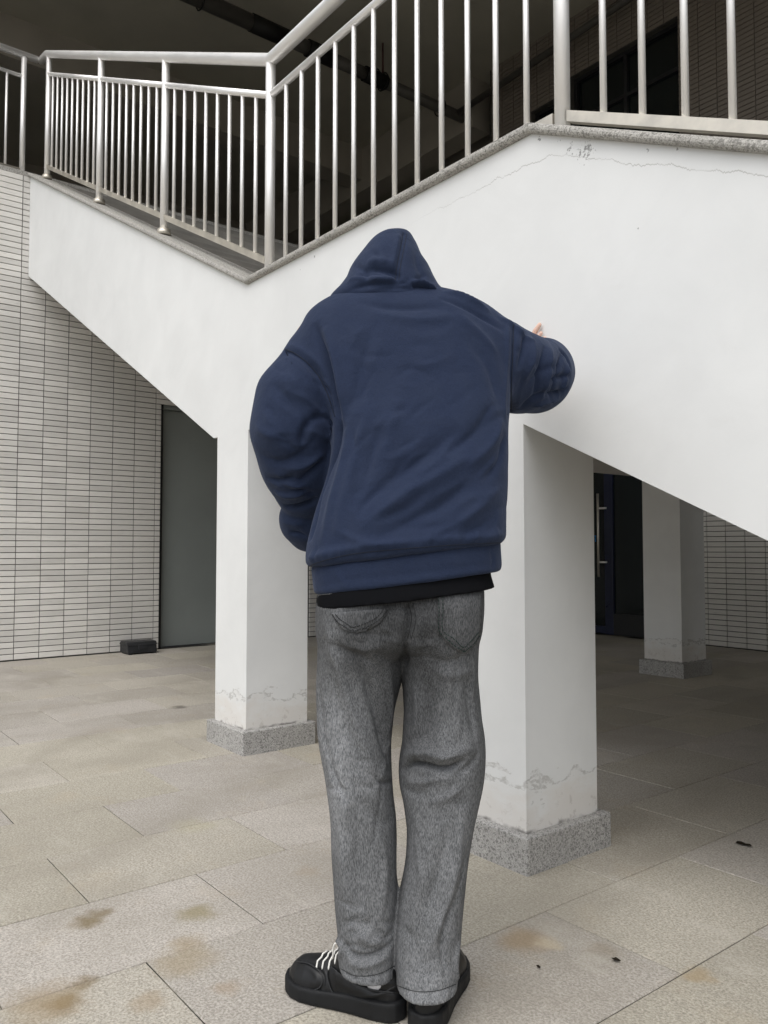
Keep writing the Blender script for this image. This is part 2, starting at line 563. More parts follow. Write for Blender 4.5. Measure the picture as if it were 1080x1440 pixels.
# upper back wall with the long window
WIN = [(-7.18, -6.62, 4.9, 6.95), (-6.52, -4.98, 4.9, 7.12), (-2.9, -1.2, 4.9, 7.12)]
box('wall', XL + 0.15, -7.18, YB + 0.012, YB + 0.35, ZU, ZC, MAT['grout'], bld)
box('wall', -6.62, -6.52, YB + 0.012, YB + 0.35, ZU, ZC, MAT['grout'], bld)
box('wall', -4.98, -2.9, YB + 0.012, YB + 0.35, ZU, ZC, MAT['grout'], bld)
box('wall', -1.2, 9, YB + 0.012, YB + 0.35, ZU, ZC, MAT['grout'], bld)
for (a, b, z0, z1) in WIN:
    box('wall', a, b, YB + 0.012, YB + 0.35, z1, ZC, MAT['grout'], bld)
    box('wall', a, b, YB + 0.012, YB + 0.35, ZU, z0, MAT['grout'], bld)

TP, TH = 0.225, 0.0556
tiles = []


# left wall tiles (face +X)
for r_i in range(0, 84):
    z0 = 0.008 + TH * r_i
    z1 = min(z0 + TH, ZU + 0.02)
    if z1 - z0 < 0.02: continue
    for c_i in range(-46, 29):
        y0 = 1.955 + TP * c_i
        y1 = y0 + TP
        if y0 > YB: continue
        y1 = min(y1, YB - 0.004)
        if z0 < DOOR_Z - 0.01:
            if y0 < DOOR_Y0 < y1: y1 = DOOR_Y0
            elif y0 < DOOR_Y1 < y1: y0 = DOOR_Y1
            elif y0 >= DOOR_Y0 - 0.001 and y1 <= DOOR_Y1 + 0.001: continue
        if y1 - y0 < 0.02: continue
        tiles.append(('x', XL, y0, y1, z0, z1))
# back wall tiles (face -Y)
for r_i in range(0, 142):
    z0 = 0.008 + TH * r_i
    z1 = z0 + TH
    if z0 > ZC - 0.03: continue
    for c_i in range(-17, 34):
        x0 = -4.519 + 0.2125 * c_i
        x1 = x0 + 0.2125
        x0 = max(x0, XL + 0.002)
        holes = [(EN_X0, EN_X1, 0, EN_Z)] + [(w_[0], w_[1], w_[2], w_[3]) for w_ in WIN]
        skip = False
        for (a, b, ha, hb) in holes:
            if z1 > ha + 0.01 and z0 < hb - 0.01:
                if x0 >= a - 0.001 and x1 <= b + 0.001: skip = True
                elif x0 < a < x1: x1 = a
                elif x0 < b < x1: x0 = b
        if z0 > ZU and x0 < XL + 0.15: skip = True
        if skip or x1 - x0 < 0.02: continue
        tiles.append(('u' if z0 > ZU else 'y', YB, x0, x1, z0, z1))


def tile_rank(t):
    ax, f_, a, b, z0, z1 = t
    q = [(f_, a, z0), (f_, b, z0), (f_, b, z1), (f_, a, z1)] if ax == 'x' else [(a, f_, z0), (b, f_, z0), (b, f_, z1), (a, f_, z1)]
    cs = [project(p) for p in q]
    if any(c_ is None for c_ in cs): return 0
    mx, my = sum(c_[0] for c_ in cs) / 4, sum(c_[1] for c_ in cs) / 4
    if not (0 < mx < 1080 and 0 < my < 1440): return 0
    # behind the stair, its columns or the person?
    if ax == 'x':
        lim = 388 + (mx - 46) * 0.889
        if not ((mx < 46 or my > lim + 4) and mx < 226): return 0
    else:
        if not (mx > 1000 and 720 < my < 920): return 0
    return abs(sum(cs[k][0] * cs[(k + 1) % 4][1] - cs[(k + 1) % 4][0] * cs[k][1] for k in range(4))) / 2


ranked = sorted(((tile_rank(t), i_) for i_, t in enumerate(tiles)), key=lambda q: -q[0])
single = {i_ for a_, i_ in ranked[:300] if a_ > 0}
_tile_mesh = {}


def tile_geom(ax, w, hgt):
    X, Z, b, t, D = w / 2 - 0.0036, hgt / 2 - 0.0036, 0.0018, 0.0, 0.014
    pts = [(-X, D, -Z), (X, D, -Z), (X, D, Z), (-X, D, Z), (-X, b, -Z), (X, b, -Z), (X, b, Z), (-X, b, Z),
           (-X + b, 0, -Z + b), (X - b, 0, -Z + b), (X - b, 0, Z - b), (-X + b, 0, Z - b)]
    fc = [(0, 1, 5, 4), (1, 2, 6, 5), (2, 3, 7, 6), (3, 0, 4, 7), (4, 5, 9, 8), (5, 6, 10, 9), (6, 7, 11, 10), (7, 4, 8, 11), (8, 9, 10, 11)]
    if ax == 'x':
        pts = [(-p[1], p[0], p[2]) for p in pts]
    return pts, fc


bulk = {'x': ([], []), 'y': ([], []), 'u': ([], [])}
for i_, t in enumerate(tiles):
    ax, f_, a, b, z0, z1 = t
    jit = rng.uniform(-0.0012, 0.0012)
    c = Vector((f_ - jit, (a + b) / 2, (z0 + z1) / 2)) if ax == 'x' else Vector(((a + b) / 2, f_ + jit, (z0 + z1) / 2))
    key = (ax, round(b - a, 4), round(z1 - z0, 4))
    if i_ in single:
        if key not in _tile_mesh:
            me = bpy.data.meshes.new('tile')
            v, f = tile_geom(*key)
            me.from_pydata(v, [], f)
            me.materials.append(MAT['tile'])
            _tile_mesh[key] = me
        o = bpy.data.objects.new('tile', _tile_mesh[key])
        pw = wall_l if ax == 'x' else wall_b
        o.parent = pw
        o.location = c - bld.location
        o.rotation_euler = (rng.uniform(-0.004, 0.004), rng.uniform(-0.006, 0.006) if ax == 'x' else 0, rng.uniform(-0.004, 0.004))
        COL.objects.link(o)
    else:
        v, f = tile_geom(*key)
        V_, F_ = bulk[ax]
        b0 = len(V_)
        V_ += [(q[0] + c.x, q[1] + c.y, q[2] + c.z) for q in v]
        F_ += [tuple(q + b0 for q in g) for g in f]
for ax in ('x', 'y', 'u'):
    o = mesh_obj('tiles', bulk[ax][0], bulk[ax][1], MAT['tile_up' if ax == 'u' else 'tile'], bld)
    props(o, kind='stuff')

# grey steel door in the left wall
d = box('door', XL - 0.16, XL - 0.10, DOOR_Y0 + 0.045, DOOR_Y1 - 0.05, 0.012, DOOR_Z - 0.05, MAT['greydoor'], bld, 0.004)
d['label'] = 'plain dark grey steel door'
box('frame', XL - 0.20, XL - 0.05, DOOR_Y0, DOOR_Y0 + 0.043, 0.0, DOOR_Z, MAT['black'], d, 0.003)
box('frame', XL - 0.20, XL - 0.05, DOOR_Y1 - 0.048, DOOR_Y1, 0.0, DOOR_Z, MAT['black'], d, 0.003)
box('frame', XL - 0.20, XL - 0.05, DOOR_Y0 + 0.043, DOOR_Y1 - 0.048, DOOR_Z - 0.048, DOOR_Z, MAT['greydoor'], d, 0.003)
tube('handle', [(XL - 0.10, 5.02, 1.05), (XL - 0.04, 5.02, 1.05), (XL - 0.04, 4.90, 1.05)], 0.010, MAT['steel'], d)

# glass entrance in the back wall: one leaf with navy stiles and a tall pull bar, a fixed pane and a blind behind
ent = box('entrance_recess', EN_X0, EN_X1, YB + 1.20, YB + 1.26, 0.0, EN_Z, MAT['curtain'], bld)
box('recess_side', EN_X0 - 0.03, EN_X0, YB + 0.36, YB + 1.26, 0.0, EN_Z, MAT['black'], ent)
box('recess_side', EN_X1, EN_X1 + 0.03, YB + 0.36, YB + 1.26, 0.0, EN_Z, MAT['black'], ent)
box('recess_top', EN_X0, EN_X1, YB + 0.36, YB + 1.2, EN_Z, EN_Z + 0.03, MAT['black'], ent)
gd = box('glass_door', -6.83, -6.12, YB + 0.10, YB + 0.115, 0.10, 2.22, MAT['glass'], bld)
for (a, b, z0, z1) in ((-6.95, -6.83, 0.004, EN_Z), (-6.12, -6.00, 0.004, EN_Z), (-6.83, -6.12, 0.012, 0.10), (-6.83, -6.12, 2.22, 2.34)):
    box('frame', a, b, YB + 0.07, YB + 0.14, z0, z1, MAT['navy'], gd, 0.004)
hd = tube('pull_handle', [(-6.165, YB + 0.01, 0.70), (-6.165, YB + 0.01, 1.72)], 0.015, MAT['steel_dull'], gd)
for zz in (0.88, 1.54):
    tube('standoff', [(-6.165, YB + 0.012, zz), (-6.10, YB + 0.055, zz), (-6.085, YB + 0.072, zz)], 0.013, MAT['steel'], hd)
# small blue sticker on the glass, made of short strokes
for k_, (a, b, z0, z1) in enumerate(((-6.34, -6.325, 1.13, 1.20), (-6.31, -6.295, 1.12, 1.21), (-6.28, -6.265, 1.13, 1.20), (-6.345, -6.26, 1.195, 1.208), (-6.335, -6.27, 1.16, 1.17))):
    box('sticker_stroke', a, b, YB + 0.096, YB + 0.099, z0, z1, MAT['blue'], gd)
fp = box('fixed_pane', -6.00, -5.33, YB + 0.10, YB + 0.112, 0.26, EN_Z - 0.08, MAT['glass'], bld)
box('frame', -5.33, -5.25, YB + 0.07, YB + 0.14, 0.004, EN_Z, MAT['navy'], fp, 0.004)
box('frame', -6.00, -5.33, YB + 0.07, YB + 0.14, 0.004, 0.26, MAT['black'], fp, 0.004)
box('frame', -6.00, -5.33, YB + 0.07, YB + 0.14, EN_Z - 0.08, EN_Z, MAT['navy'], fp, 0.004)

# windows of the upper wall
for (a, b, z0, z1) in WIN:
    w_ = box('window', a + 0.05, b - 0.05, YB + 0.13, YB + 0.145, z0 + 0.05, z1 - 0.05, MAT['glass'], bld)
    box('frame', a, a + 0.05, YB + 0.09, YB + 0.17, z0, z1, MAT['black'], w_)
    box('frame', b - 0.05, b, YB + 0.09, YB + 0.17, z0, z1, MAT['black'], w_)
    box('frame', a + 0.05, b - 0.05, YB + 0.09, YB + 0.17, z1 - 0.05, z1, MAT['black'], w_)
    box('frame', a + 0.05, b - 0.05, YB + 0.09, YB + 0.17, z0, z0 + 0.05, MAT['black'], w_)
    if b - a > 1:
        m_ = (a + b) / 2
        box('mullion', m_ - 0.025, m_ + 0.025, YB + 0.10, YB + 0.16, z0 + 0.05, z1 - 0.05, MAT['black'], w_)
        box('transom', a + 0.05, m_ - 0.025, YB + 0.10, YB + 0.16, 6.55, 6.60, MAT['black'], w_)
        box('transom', m_ + 0.025, b - 0.05, YB + 0.10, YB + 0.16, 6.55, 6.60, MAT['black'], w_)

# upper gallery: floor, far walls, beams, ceiling
box('gallery_floor', -15, XL - 0.36, -9, 12, ZU - 0.30, ZU, MAT['concrete'], bld)
box('floor_edge', XL - 0.35, XL - 0.004, -9, YB + 0.3, ZU + 0.001, ZU + 0.05, MAT['coping'], bld, 0.006)
box('gallery_wall', -15.3, -15, -9, 12, ZU - 0.3, ZC, MAT['gallery'], bld)
box('gallery_wall', -15, XL - 1.6, 11.0, 11.3, ZU, ZC, MAT['gallery'], bld)
box('gallery_wall', XL - 1.6, XL + 0.148, YB + 0.62, YB + 0.9, ZU, ZC, MAT['gallery'], bld)
box('gallery_beam', -14.99, XL - 0.1, YB - 0.1, YB + 0.25, ZC - 0.75, ZC - 0.001, MAT['gallery'], bld)
box('gallery_beam', -11.3, -10.9, -9, YB - 0.101, ZC - 0.55, ZC - 0.001, MAT['gallery'], bld)
box('gallery_door', -14.98, -14.90, 3.6, 5.4, ZU + 0.01, ZU + 2.3, MAT['pipeblack'], bld)
box('gallery_door', -14.98, -14.90, 6.6, 8.6, ZU + 0.01, ZU + 2.3, MAT['pipeblack'], bld)
box('ceiling', -15.3, XL, -9, 12, ZC, ZC + 0.3, MAT['ceiling'], bld)
box('ceiling', XL, 9, ROOF_Y0, 12, ZC, ZC + 0.3, MAT['ceiling'], bld)
box('shade_beam', XL + 0.01, 9, ROOF_Y0, ROOF_Y0 + 0.3, ZC - 0.5, ZC - 0.001, MAT['render'], bld)  # unseen beam added at the roof edge to shade the upper wall
box('back_room', XL + 0.15, 9, YB + 3.0, YB + 3.2, ZU, ZC, MAT['gallery'], bld)

# pipe hung below the ceiling, wrapped in pale and black lengths
pip = empty('ceiling_pipe', (-8.4, 5, 7.35), 'thick dark wrapped pipe hung under the gallery ceiling', 'pipe')
for (a, b, m_, r_) in ((-3.0, 4.55, 'pipe', 0.095), (4.55, 5.05, 'pipeblack', 0.105), (5.05, 5.35, 'pipe', 0.085), (5.35, 5.75, 'pipeblack', 0.105),
                       (5.75, 6.25, 'pipe', 0.08), (6.25, 6.6, 'pipeblack', 0.10), (6.6, YB + 0.6, 'pipe', 0.075)):
    tube('pipe_length', [(-8.4, a, 7.36), (-8.4, b, 7.36)], r_, MAT[m_], pip, 18)
for yy in (1.5, 3.9, 6.42, 6.56, 7.6):
    tube('hanger_rod', [(-8.4, yy, 7.44), (-8.4, yy, ZC)], 0.012, MAT['redpipe'] if yy > 6 else MAT['pipeblack'], pip, 8)
    tube('hanger_ring', [(-8.4 + 0.115 * math.cos(q), yy, 7.36 + 0.115 * math.sin(q)) for q in [k_ * math.pi / 8 for k_ in range(17)]], 0.009, MAT['pipeblack'], pip, 6)
tube('branch_pipe', [(-8.32, 7.9, 7.36), (-6.0, 7.9, 7.45), (-2.0, 7.9, 7.6)], 0.045, MAT['pipe'], pip, 12)

# ------------------------------------------------------------------ staircase
YF, YK = 2.018, 6.32                      # front and back faces of the stair
XV, XR = -3.735, -1.775                   # ends of the landing on the coping line
ZL = 2.435                                # top of the white side wall at the landing
ZS = 1.665                                # underside of landing
SL = 0.502
SR = 0.482
X_END = 3.0


def zcap(x):
    return ZL + SL * (XV - x) if x < XV else (ZL if x < XR else ZL - SR * (x - XR))


stair = empty('staircase', (-3.9, 2.02, 0), 'white rendered concrete staircase with landing on square columns', 'staircase')
XLB = XL + 0.003
so_l = (-8.097, 3.66)
xk1 = -4.12                                # soffit break by the left columns
ZS1 = ZS
xk2 = -2.235
zr = lambda x: 1.445 - SR * (x + 1.80)
xg = -1.80 + 1.445 / SR                    # where the underside meets the ground
prof = [(XLB, zcap(XLB)), (XLB, 3.655), (xk1, ZS), (xk2, ZS), (xg, 0.0), (X_END + 0.25, 0.0), (X_END + 0.25, zcap(X_END + 0.25) if zcap(X_END + .25) > 0.05 else 0.06), (XR, ZL), (XV, ZL)]
prism_y('side_wall', prof, YF, YF + 0.16, MAT['render'], stair)
prism_y('side_wall', prof, YK - 0.16, YK, MAT['render'], stair)
slab = [(XLB, zcap(XLB) - 0.55), (XLB, 3.657), (xk1 - 0.002, ZS + 0.002), (xk2, ZS + 0.002), (xg, 0.002), (X_END, 0.002), (X_END, 0.01), (XR, ZL - 0.55), (XV, ZL - 0.55)]
slab = [(XLB, 3.66 + 0.22), (XLB, 3.66), (xk1, ZS + 0.003), (xk2, ZS + 0.003), (xg, 0.003), (xg + 0.45, 0.003), (xk2 + 0.08, ZS + 0.22), (xk1 + 0.05, ZS + 0.22)]
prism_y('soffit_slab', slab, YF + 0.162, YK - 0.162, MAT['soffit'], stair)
box('landing_floor', XV + 0.02, XR - 0.02, YF + 0.162, YK - 0.162, ZS + 0.222, ZL - 0.06, MAT['concrete'], stair)
nst = 14
for k_ in range(nst):
    xa = XV + 0.02 - (XV + 0.02 - XLB) * k_ / nst
    xb = XV + 0.02 - (XV + 0.02 - XLB) * (k_ + 1) / nst
    box('step', xb, xa - 0.001, YF + 0.162, YK - 0.162, zcap((xa + xb) / 2) - 0.50, zcap((xa + xb) / 2) - 0.05, MAT['concrete'], stair, 0.006)
for k_ in range(14):
    xa, xb = XR - 0.018 + 0.335 * k_, XR - 0.019 + 0.335 * (k_ + 1)
    zt = zcap((xa + xb) / 2) - 0.06
    if zt < 0.1: break
    box('step', xa, xb, YF + 0.162, YK - 0.162, max(zt - 0.4, 0.004), zt, MAT['concrete'], stair, 0.006)
# columns with granite plinths
for (cx0, cy0) in ((-4.072, YF), (-2.172, YF), (-4.040, 5.955), (-2.140, 5.955)):
    front = cy0 == YF
    w = 0.350
    sof = lambda x_: ZS if x_ < xk2 else ZS * (xg - x_) / (xg - xk2)
    pr = [(cx0, 0.0), (cx0 + w, 0.0), (cx0 + w, sof(cx0 + w)), (cx0, sof(cx0))]
    yy0, yy1 = (cy0, cy0 + 0.370) if front else (cy0, cy0 + 0.355)
    cobj = prism_y('column', pr, yy0, yy1, MAT['render'], stair)
    bm = bmesh.new()
    bm_box(bm, cx0 - 0.034, cx0 + w + 0.034, yy0 - 0.034, yy1 + 0.034, -0.02, 0.118, 0.005)
    bm_obj('plinth', bm, MAT['plinth'], cobj)
# granite coping along the wall tops, in lengths
cz0, cz1, cy0, cy1 = 0.0, 0.034, YF - 0.026, YF + 0.215


def coping(xa, xb, yy0, yy1, e0=0, e1=0):
    n = 5
    bm = bmesh.new()
    prof_ = [(yy1, cz0 + 0.001), (yy1, cz1), (yy0 + 0.010, cz1), (yy0 + 0.003, cz1 - 0.005), (yy0, cz1 - 0.014), (yy0, cz0 + 0.012), (yy0 + 0.003, cz0 + 0.005), (yy0 + 0.010, cz0 + 0.001)]
    ra = [bm.verts.new((xa, p[0], zcap(xa) + p[1])) for p in prof_]
    rb = [bm.verts.new((xb, p[0], zcap(xb) + p[1])) for p in prof_]
    for k_ in range(len(prof_)):
        bm.faces.new((ra[k_], ra[(k_ + 1) % 8], rb[(k_ + 1) % 8], rb[k_]))
    bm.faces.new(ra[::-1])
    bm.faces.new(rb)
    return bm_obj('coping_stone', bm, MAT['coping'], stair)


for (ya_, yb_) in ((cy0, cy1), (YK - 0.19, YK + 0.026)):
    for (a, b) in ((XLB, -6.62), (-6.617, -5.16), (-5.157, XV), (XV + 0.0004, -2.76), (-2.757, XR), (XR + 0.0004, -0.45), (-0.447, 0.9), (0.903, 2.2)):
        coping(a, b, ya_, yb_)

# ------------------------------------------------------------------ stair railing of stainless tubes
YR = 2.12
rail = empty('stair_railing', (XV, YR, ZL), 'stainless steel baluster railing along the staircase and landing', 'railing')
CT = 0.034
zt = lambda x: zcap(x) + CT
HR = 1.195          # handrail centre above coping
MR = 1.00
PV = (-3.69, YR)
posts = [-7.91, -6.41, -5.10, -3.69, -1.728, -0.15, 1.45, 2.9]
zr_h = lambda x: ZL + CT + (SL * (-3.69 - x) if x < -3.69 else (0 if x < -1.728 else -SR * (x + 1.728)))
for px_ in posts:
    rr = 0.0265
    pm = MAT['steel']
    tube('post', [(px_, YR, zt(px_) - 0.01), (px_, YR, zr_h(px_) + HR - 0.02)], rr, pm, rail, 18)
    if px_ < -4:
        tube('base_flange', [(px_, YR, zt(px_) - 0.012), (px_, YR, zt(px_) + 0.03)], [0.05, 0.042], MAT['steel_dull'], rail, 18)
GX0 = XL - 0.10
hp = [(GX0, YR, ZU + 1.235), (-7.98, YR, zr_h(-7.98) + HR), (-3.69, YR, zr_h(-3.69) + HR), (-1.728, YR, zr_h(-1.728) + HR), (2.95, YR, zr_h(2.95) + HR)]
tube('handrail', hp, 0.034, MAT['steel'], rail, 20)
for a, b in zip(posts[:-1], posts[1:]):
    tube('mid_rail', [(a + 0.02, YR, zr_h(a + 0.02) + MR), (b - 0.02, YR, zr_h(b - 0.02) + MR)], 0.019, MAT['steel'], rail, 14)
    zb = 0.095 if a < -3.8 else 0.040
    za_, zb_ = zr_h(a + 0.03) + zb, zr_h(b - 0.03) + zb
    bm = bmesh.new()
    v = []
    for (x_, z_) in ((a + 0.03, za_), (b - 0.03, zb_)):
        v.append([bm.verts.new((x_, YR + dy, z_ + dz)) for dy, dz in ((-0.016, -0.019), (0.016, -0.019), (0.016, 0.019), (-0.016, 0.019))])
    for k_ in range(4):
        bm.faces.new((v[0][k_], v[0][(k_ + 1) % 4], v[1][(k_ + 1) % 4], v[1][k_]))
    bm.faces.new(v[0][::-1]); bm.faces.new(v[1])
    bm_obj('bottom_rail', bm, MAT['steel_dull'], rail)
    cnt = {-7.91: 9, -6.41: 8, -5.10: 8, -3.69: 12}.get(a, 10)
    st = (b - a) / (cnt + 1)
    for k_ in range(1, cnt + 1):
        xb_ = a + st * k_
        if a == -3.69:
            xb_ = -3.528 + 0.1492 * (k_ - 1)
        if a == -1.728:
            xb_ = -1.561 + 0.1435 * (k_ - 1)
        tube('baluster', [(xb_, YR, zr_h(xb_) + zb + 0.015), (xb_, YR, zr_h(xb_) + MR - 0.004)], 0.0112, MAT['steel'], rail, 12)

# railing of the upper gallery on top of the tiled wall
gr = empty('gallery_railing', (XL - 0.12, 1.6, ZU + 0.05), 'dull steel railing on top of the tiled wall at upper left', 'railing')
GX = XL - 0.10
for yy in (1.965, 0.6, -0.8, -2.2):
    tube('post', [(GX, yy, ZU + 0.05), (GX, yy, ZU + 1.23)], 0.026, MAT['steel'], gr, 16)
tube('handrail', [(GX, YR - 0.03, ZU + 1.235), (GX, -6, ZU + 1.235)], 0.034, MAT['steel'], gr, 18)
tube('mid_rail', [(GX, 1.95, ZU + 1.02), (GX, -6, ZU + 1.02)], 0.018, MAT['steel'], gr, 12)
tube('bottom_rail', [(GX, 1.95, ZU + 0.09), (GX, -6, ZU + 0.09)], 0.018, MAT['steel_dull'], gr, 12)
yy = 1.965 - 0.152
while yy > -2.4:
    if min(abs(yy - q) for q in (0.6, -0.8, -2.2)) > 0.06:
        tube('baluster', [(GX, yy, ZU + 0.10), (GX, yy, ZU + 1.015)], 0.0118, MAT['steel'], gr, 10)
    yy -= 0.152

# ------------------------------------------------------------------ small things on the ground
bait = empty('bait_box', (-7.94, 3.09, 0), 'small black plastic box on the floor against tiled wall', 'box')
prism = [(-8.05, 0.014), (-7.83, 0.014), (-7.845, 0.085), (-7.875, 0.108), (-8.02, 0.112), (-8.05, 0.085)]
prism_y('body', prism, 2.94, 3.24, MAT['black'], bait, 0.006)
for yy in (2.955, 3.195):
    box('foot', -8.04, -7.835, yy, yy + 0.035, 0.0, 0.02, MAT['black'], bait)
prism_y('lid', [(-8.052, 0.088), (-7.838, 0.088), (-7.872, 0.120), (-8.02, 0.124), (-8.052, 0.098)], 2.935, 3.245, MAT['black'], bait, 0.005)
prism_y('latch', [(-7.846, 0.05), (-7.826, 0.05), (-7.834, 0.095), (-7.85, 0.095)], 3.05, 3.13, MAT['black'], bait, 0.003)

for (lx, ly, ls, la, lb) in ((-1.03, 2.20, 0.018, 0.4, 'dark dry leaf scrap on the slab by the right picture edge'),
                             (-1.29, 1.76, 0.016, 1.3, 'dark dry leaf scrap near the brown stain right of the shoes'),
                             (-1.50, 2.79, 0.030, 0.2, 'dark dry leaf lying in the shade right of the column'),
                             (-1.39, 1.58, 0.010, 2.0, 'tiny dark leaf scrap just right of the shoes')):
    bm = bmesh.new()
    n = 9
    top = []
    for k_ in range(n):
        q = 2 * math.pi * k_ / n
        rr = ls * (0.55 + 0.45 * abs(math.cos(q))) * rng.uniform(0.8, 1.1)
        top.append(bm.verts.new((lx + rr * math.cos(q + la), ly + 0.55 * rr * math.sin(q + la), 0.004 + rng.uniform(0, 0.25) * ls)))
    cv = bm.verts.new((lx, ly, 0.0035))
    for k_ in range(n):
        bm.faces.new((cv, top[k_], top[(k_ + 1) % n]))
    bmesh.ops.solidify(bm, geom=bm.faces[:], thickness=0.0012)
    o = bm_obj('leaf', bm, MAT['leaf'])
    props(o, lb, 'leaf', 'leaf scraps on the paving')

# ================================================================== person
# The figure is modelled as distance fields (tapered limbs and lofted garments) that are polygonised here,
# then creased with fold strokes laid on the cloth.
P0 = Vector((-1.425, 1.169, 0.0))
BX = np.array([math.cos(YAW), math.sin(YAW), 0.0])      # to the person's right
BY = np.array([-math.sin(YAW), math.cos(YAW), 0.0])     # forward
EYE_L = np.array([np.dot(np.array(EYE - P0), BX), np.dot(np.array(EYE - P0), BY), EYE.z])


def L(u, v, d):
    """surveyed direction (u, v) at distance d ahead of the survey point -> person's own axes"""
    a, b = (u - 540) / 1135, (720 - v) / 1135
    cp, sp_ = math.cos(PITCH), math.sin(PITCH)
    return EYE_L + d * np.array([a, cp - b * sp_, sp_ + b * cp])


def spline(xs, ys):
    xs, ys = np.asarray(xs, float), np.asarray(ys, float)
    m = np.gradient(ys, xs)

    def f(q):
        q = np.clip(q, xs[0], xs[-1])
        i = np.clip(np.searchsorted(xs, q) - 1, 0, len(xs) - 2)
        h_ = xs[i + 1] - xs[i]
        t = (q - xs[i]) / h_
        return ((2 * t**3 - 3 * t**2 + 1) * ys[i] + (t**3 - 2 * t**2 + t) * h_ * m[i] + (-2 * t**3 + 3 * t**2) * ys[i + 1] + (t**3 - t**2) * h_ * m[i + 1])
    return f


def smin(a, b, k):
    h_ = np.clip(0.5 + 0.5 * (b - a) / k, 0, 1)
    return b + (a - b) * h_ - k * h_ * (1 - h_)


def smax(a, b, k):
    return -smin(-a, -b, k)


class Loft:
    """closed sections stacked in z; rows = (v, u_left, u_right, distance, half thickness back, half thickness front)"""
    def __init__(self, rows, n=2.4, zt=None, zb=None, tilt_t=0.0, tilt_b=0.0, rnd=0.02):
        zs, cx, cy, ax, ab, af = [], [], [], [], [], []
        for r in rows:
            v, ul, ur, d, hb = r[:5]
            hf = r[5] if len(r) > 5 else hb
            a, b = L(ul, v, d), L(ur, v, d)
            zs.append(a[2]); cx.append((a[0] + b[0]) / 2); cy.append(a[1]); ax.append((b[0] - a[0]) / 2); ab.append(hb); af.append(hf)
        o = np.argsort(zs)
        g = lambda q: spline(np.array(zs)[o], np.array(q)[o])
        self.cx, self.cy, self.ax, self.ab, self.af = g(cx), g(cy), g(ax), g(ab), g(af)
        self.z0 = min(zs) if zb is None else zb
        self.z1 = max(zs) if zt is None else zt
        self.n, self.tt, self.tb, self.r = n, tilt_t, tilt_b, rnd

    def __call__(self, p):
        x, y, z = p[:, 0], p[:, 1], p[:, 2]
        cx = self.cx(z)
        dx, dy = x - cx, y - self.cy(z)
        ay = np.where(dy < 0, self.ab(z), self.af(z))
        rho = (np.abs(dx / self.ax(z)) ** self.n + np.abs(dy / ay) ** self.n) ** (1 / self.n) + 1e-6
        r = np.sqrt(dx * dx + dy * dy) + 1e-6
        d = r * (1 - 1 / rho)
        d = np.where(rho < 0.3, -0.5 * np.minimum(self.ax(z), ay), d)
        d = smax(d, z - self.z1 - self.tt * dx, self.r)
        return smax(d, self.z0 + self.tb * dx - z, self.r)


def cone_chain(nodes, k=0.015):
    """nodes = [(point, radius), ...]"""
    def f(p):
        out = None
        for (a, ra), (b, rb) in zip(nodes[:-1], nodes[1:]):
            ab = b - a
            t = np.clip(((p - a) @ ab) / (ab @ ab), 0, 1)
            d = np.linalg.norm(p - (a + t[:, None] * ab), axis=1) - (ra + (rb - ra) * t)
            out = d if out is None else smin(out, d, k)
        return out
    return f


def ellip(c, r, rot=None):
    c, r = np.array(c, float), np.array(r, float)

    def f(p):
        q = p - c
        if rot is not None:
            q = q @ rot
        k0 = np.linalg.norm(q / r, axis=1)
        k1 = np.linalg.norm(q / (r * r), axis=1) + 1e-9
        return np.where(k0 < 0.05, -r.min(), k0 * (k0 - 1) / k1)
    return f


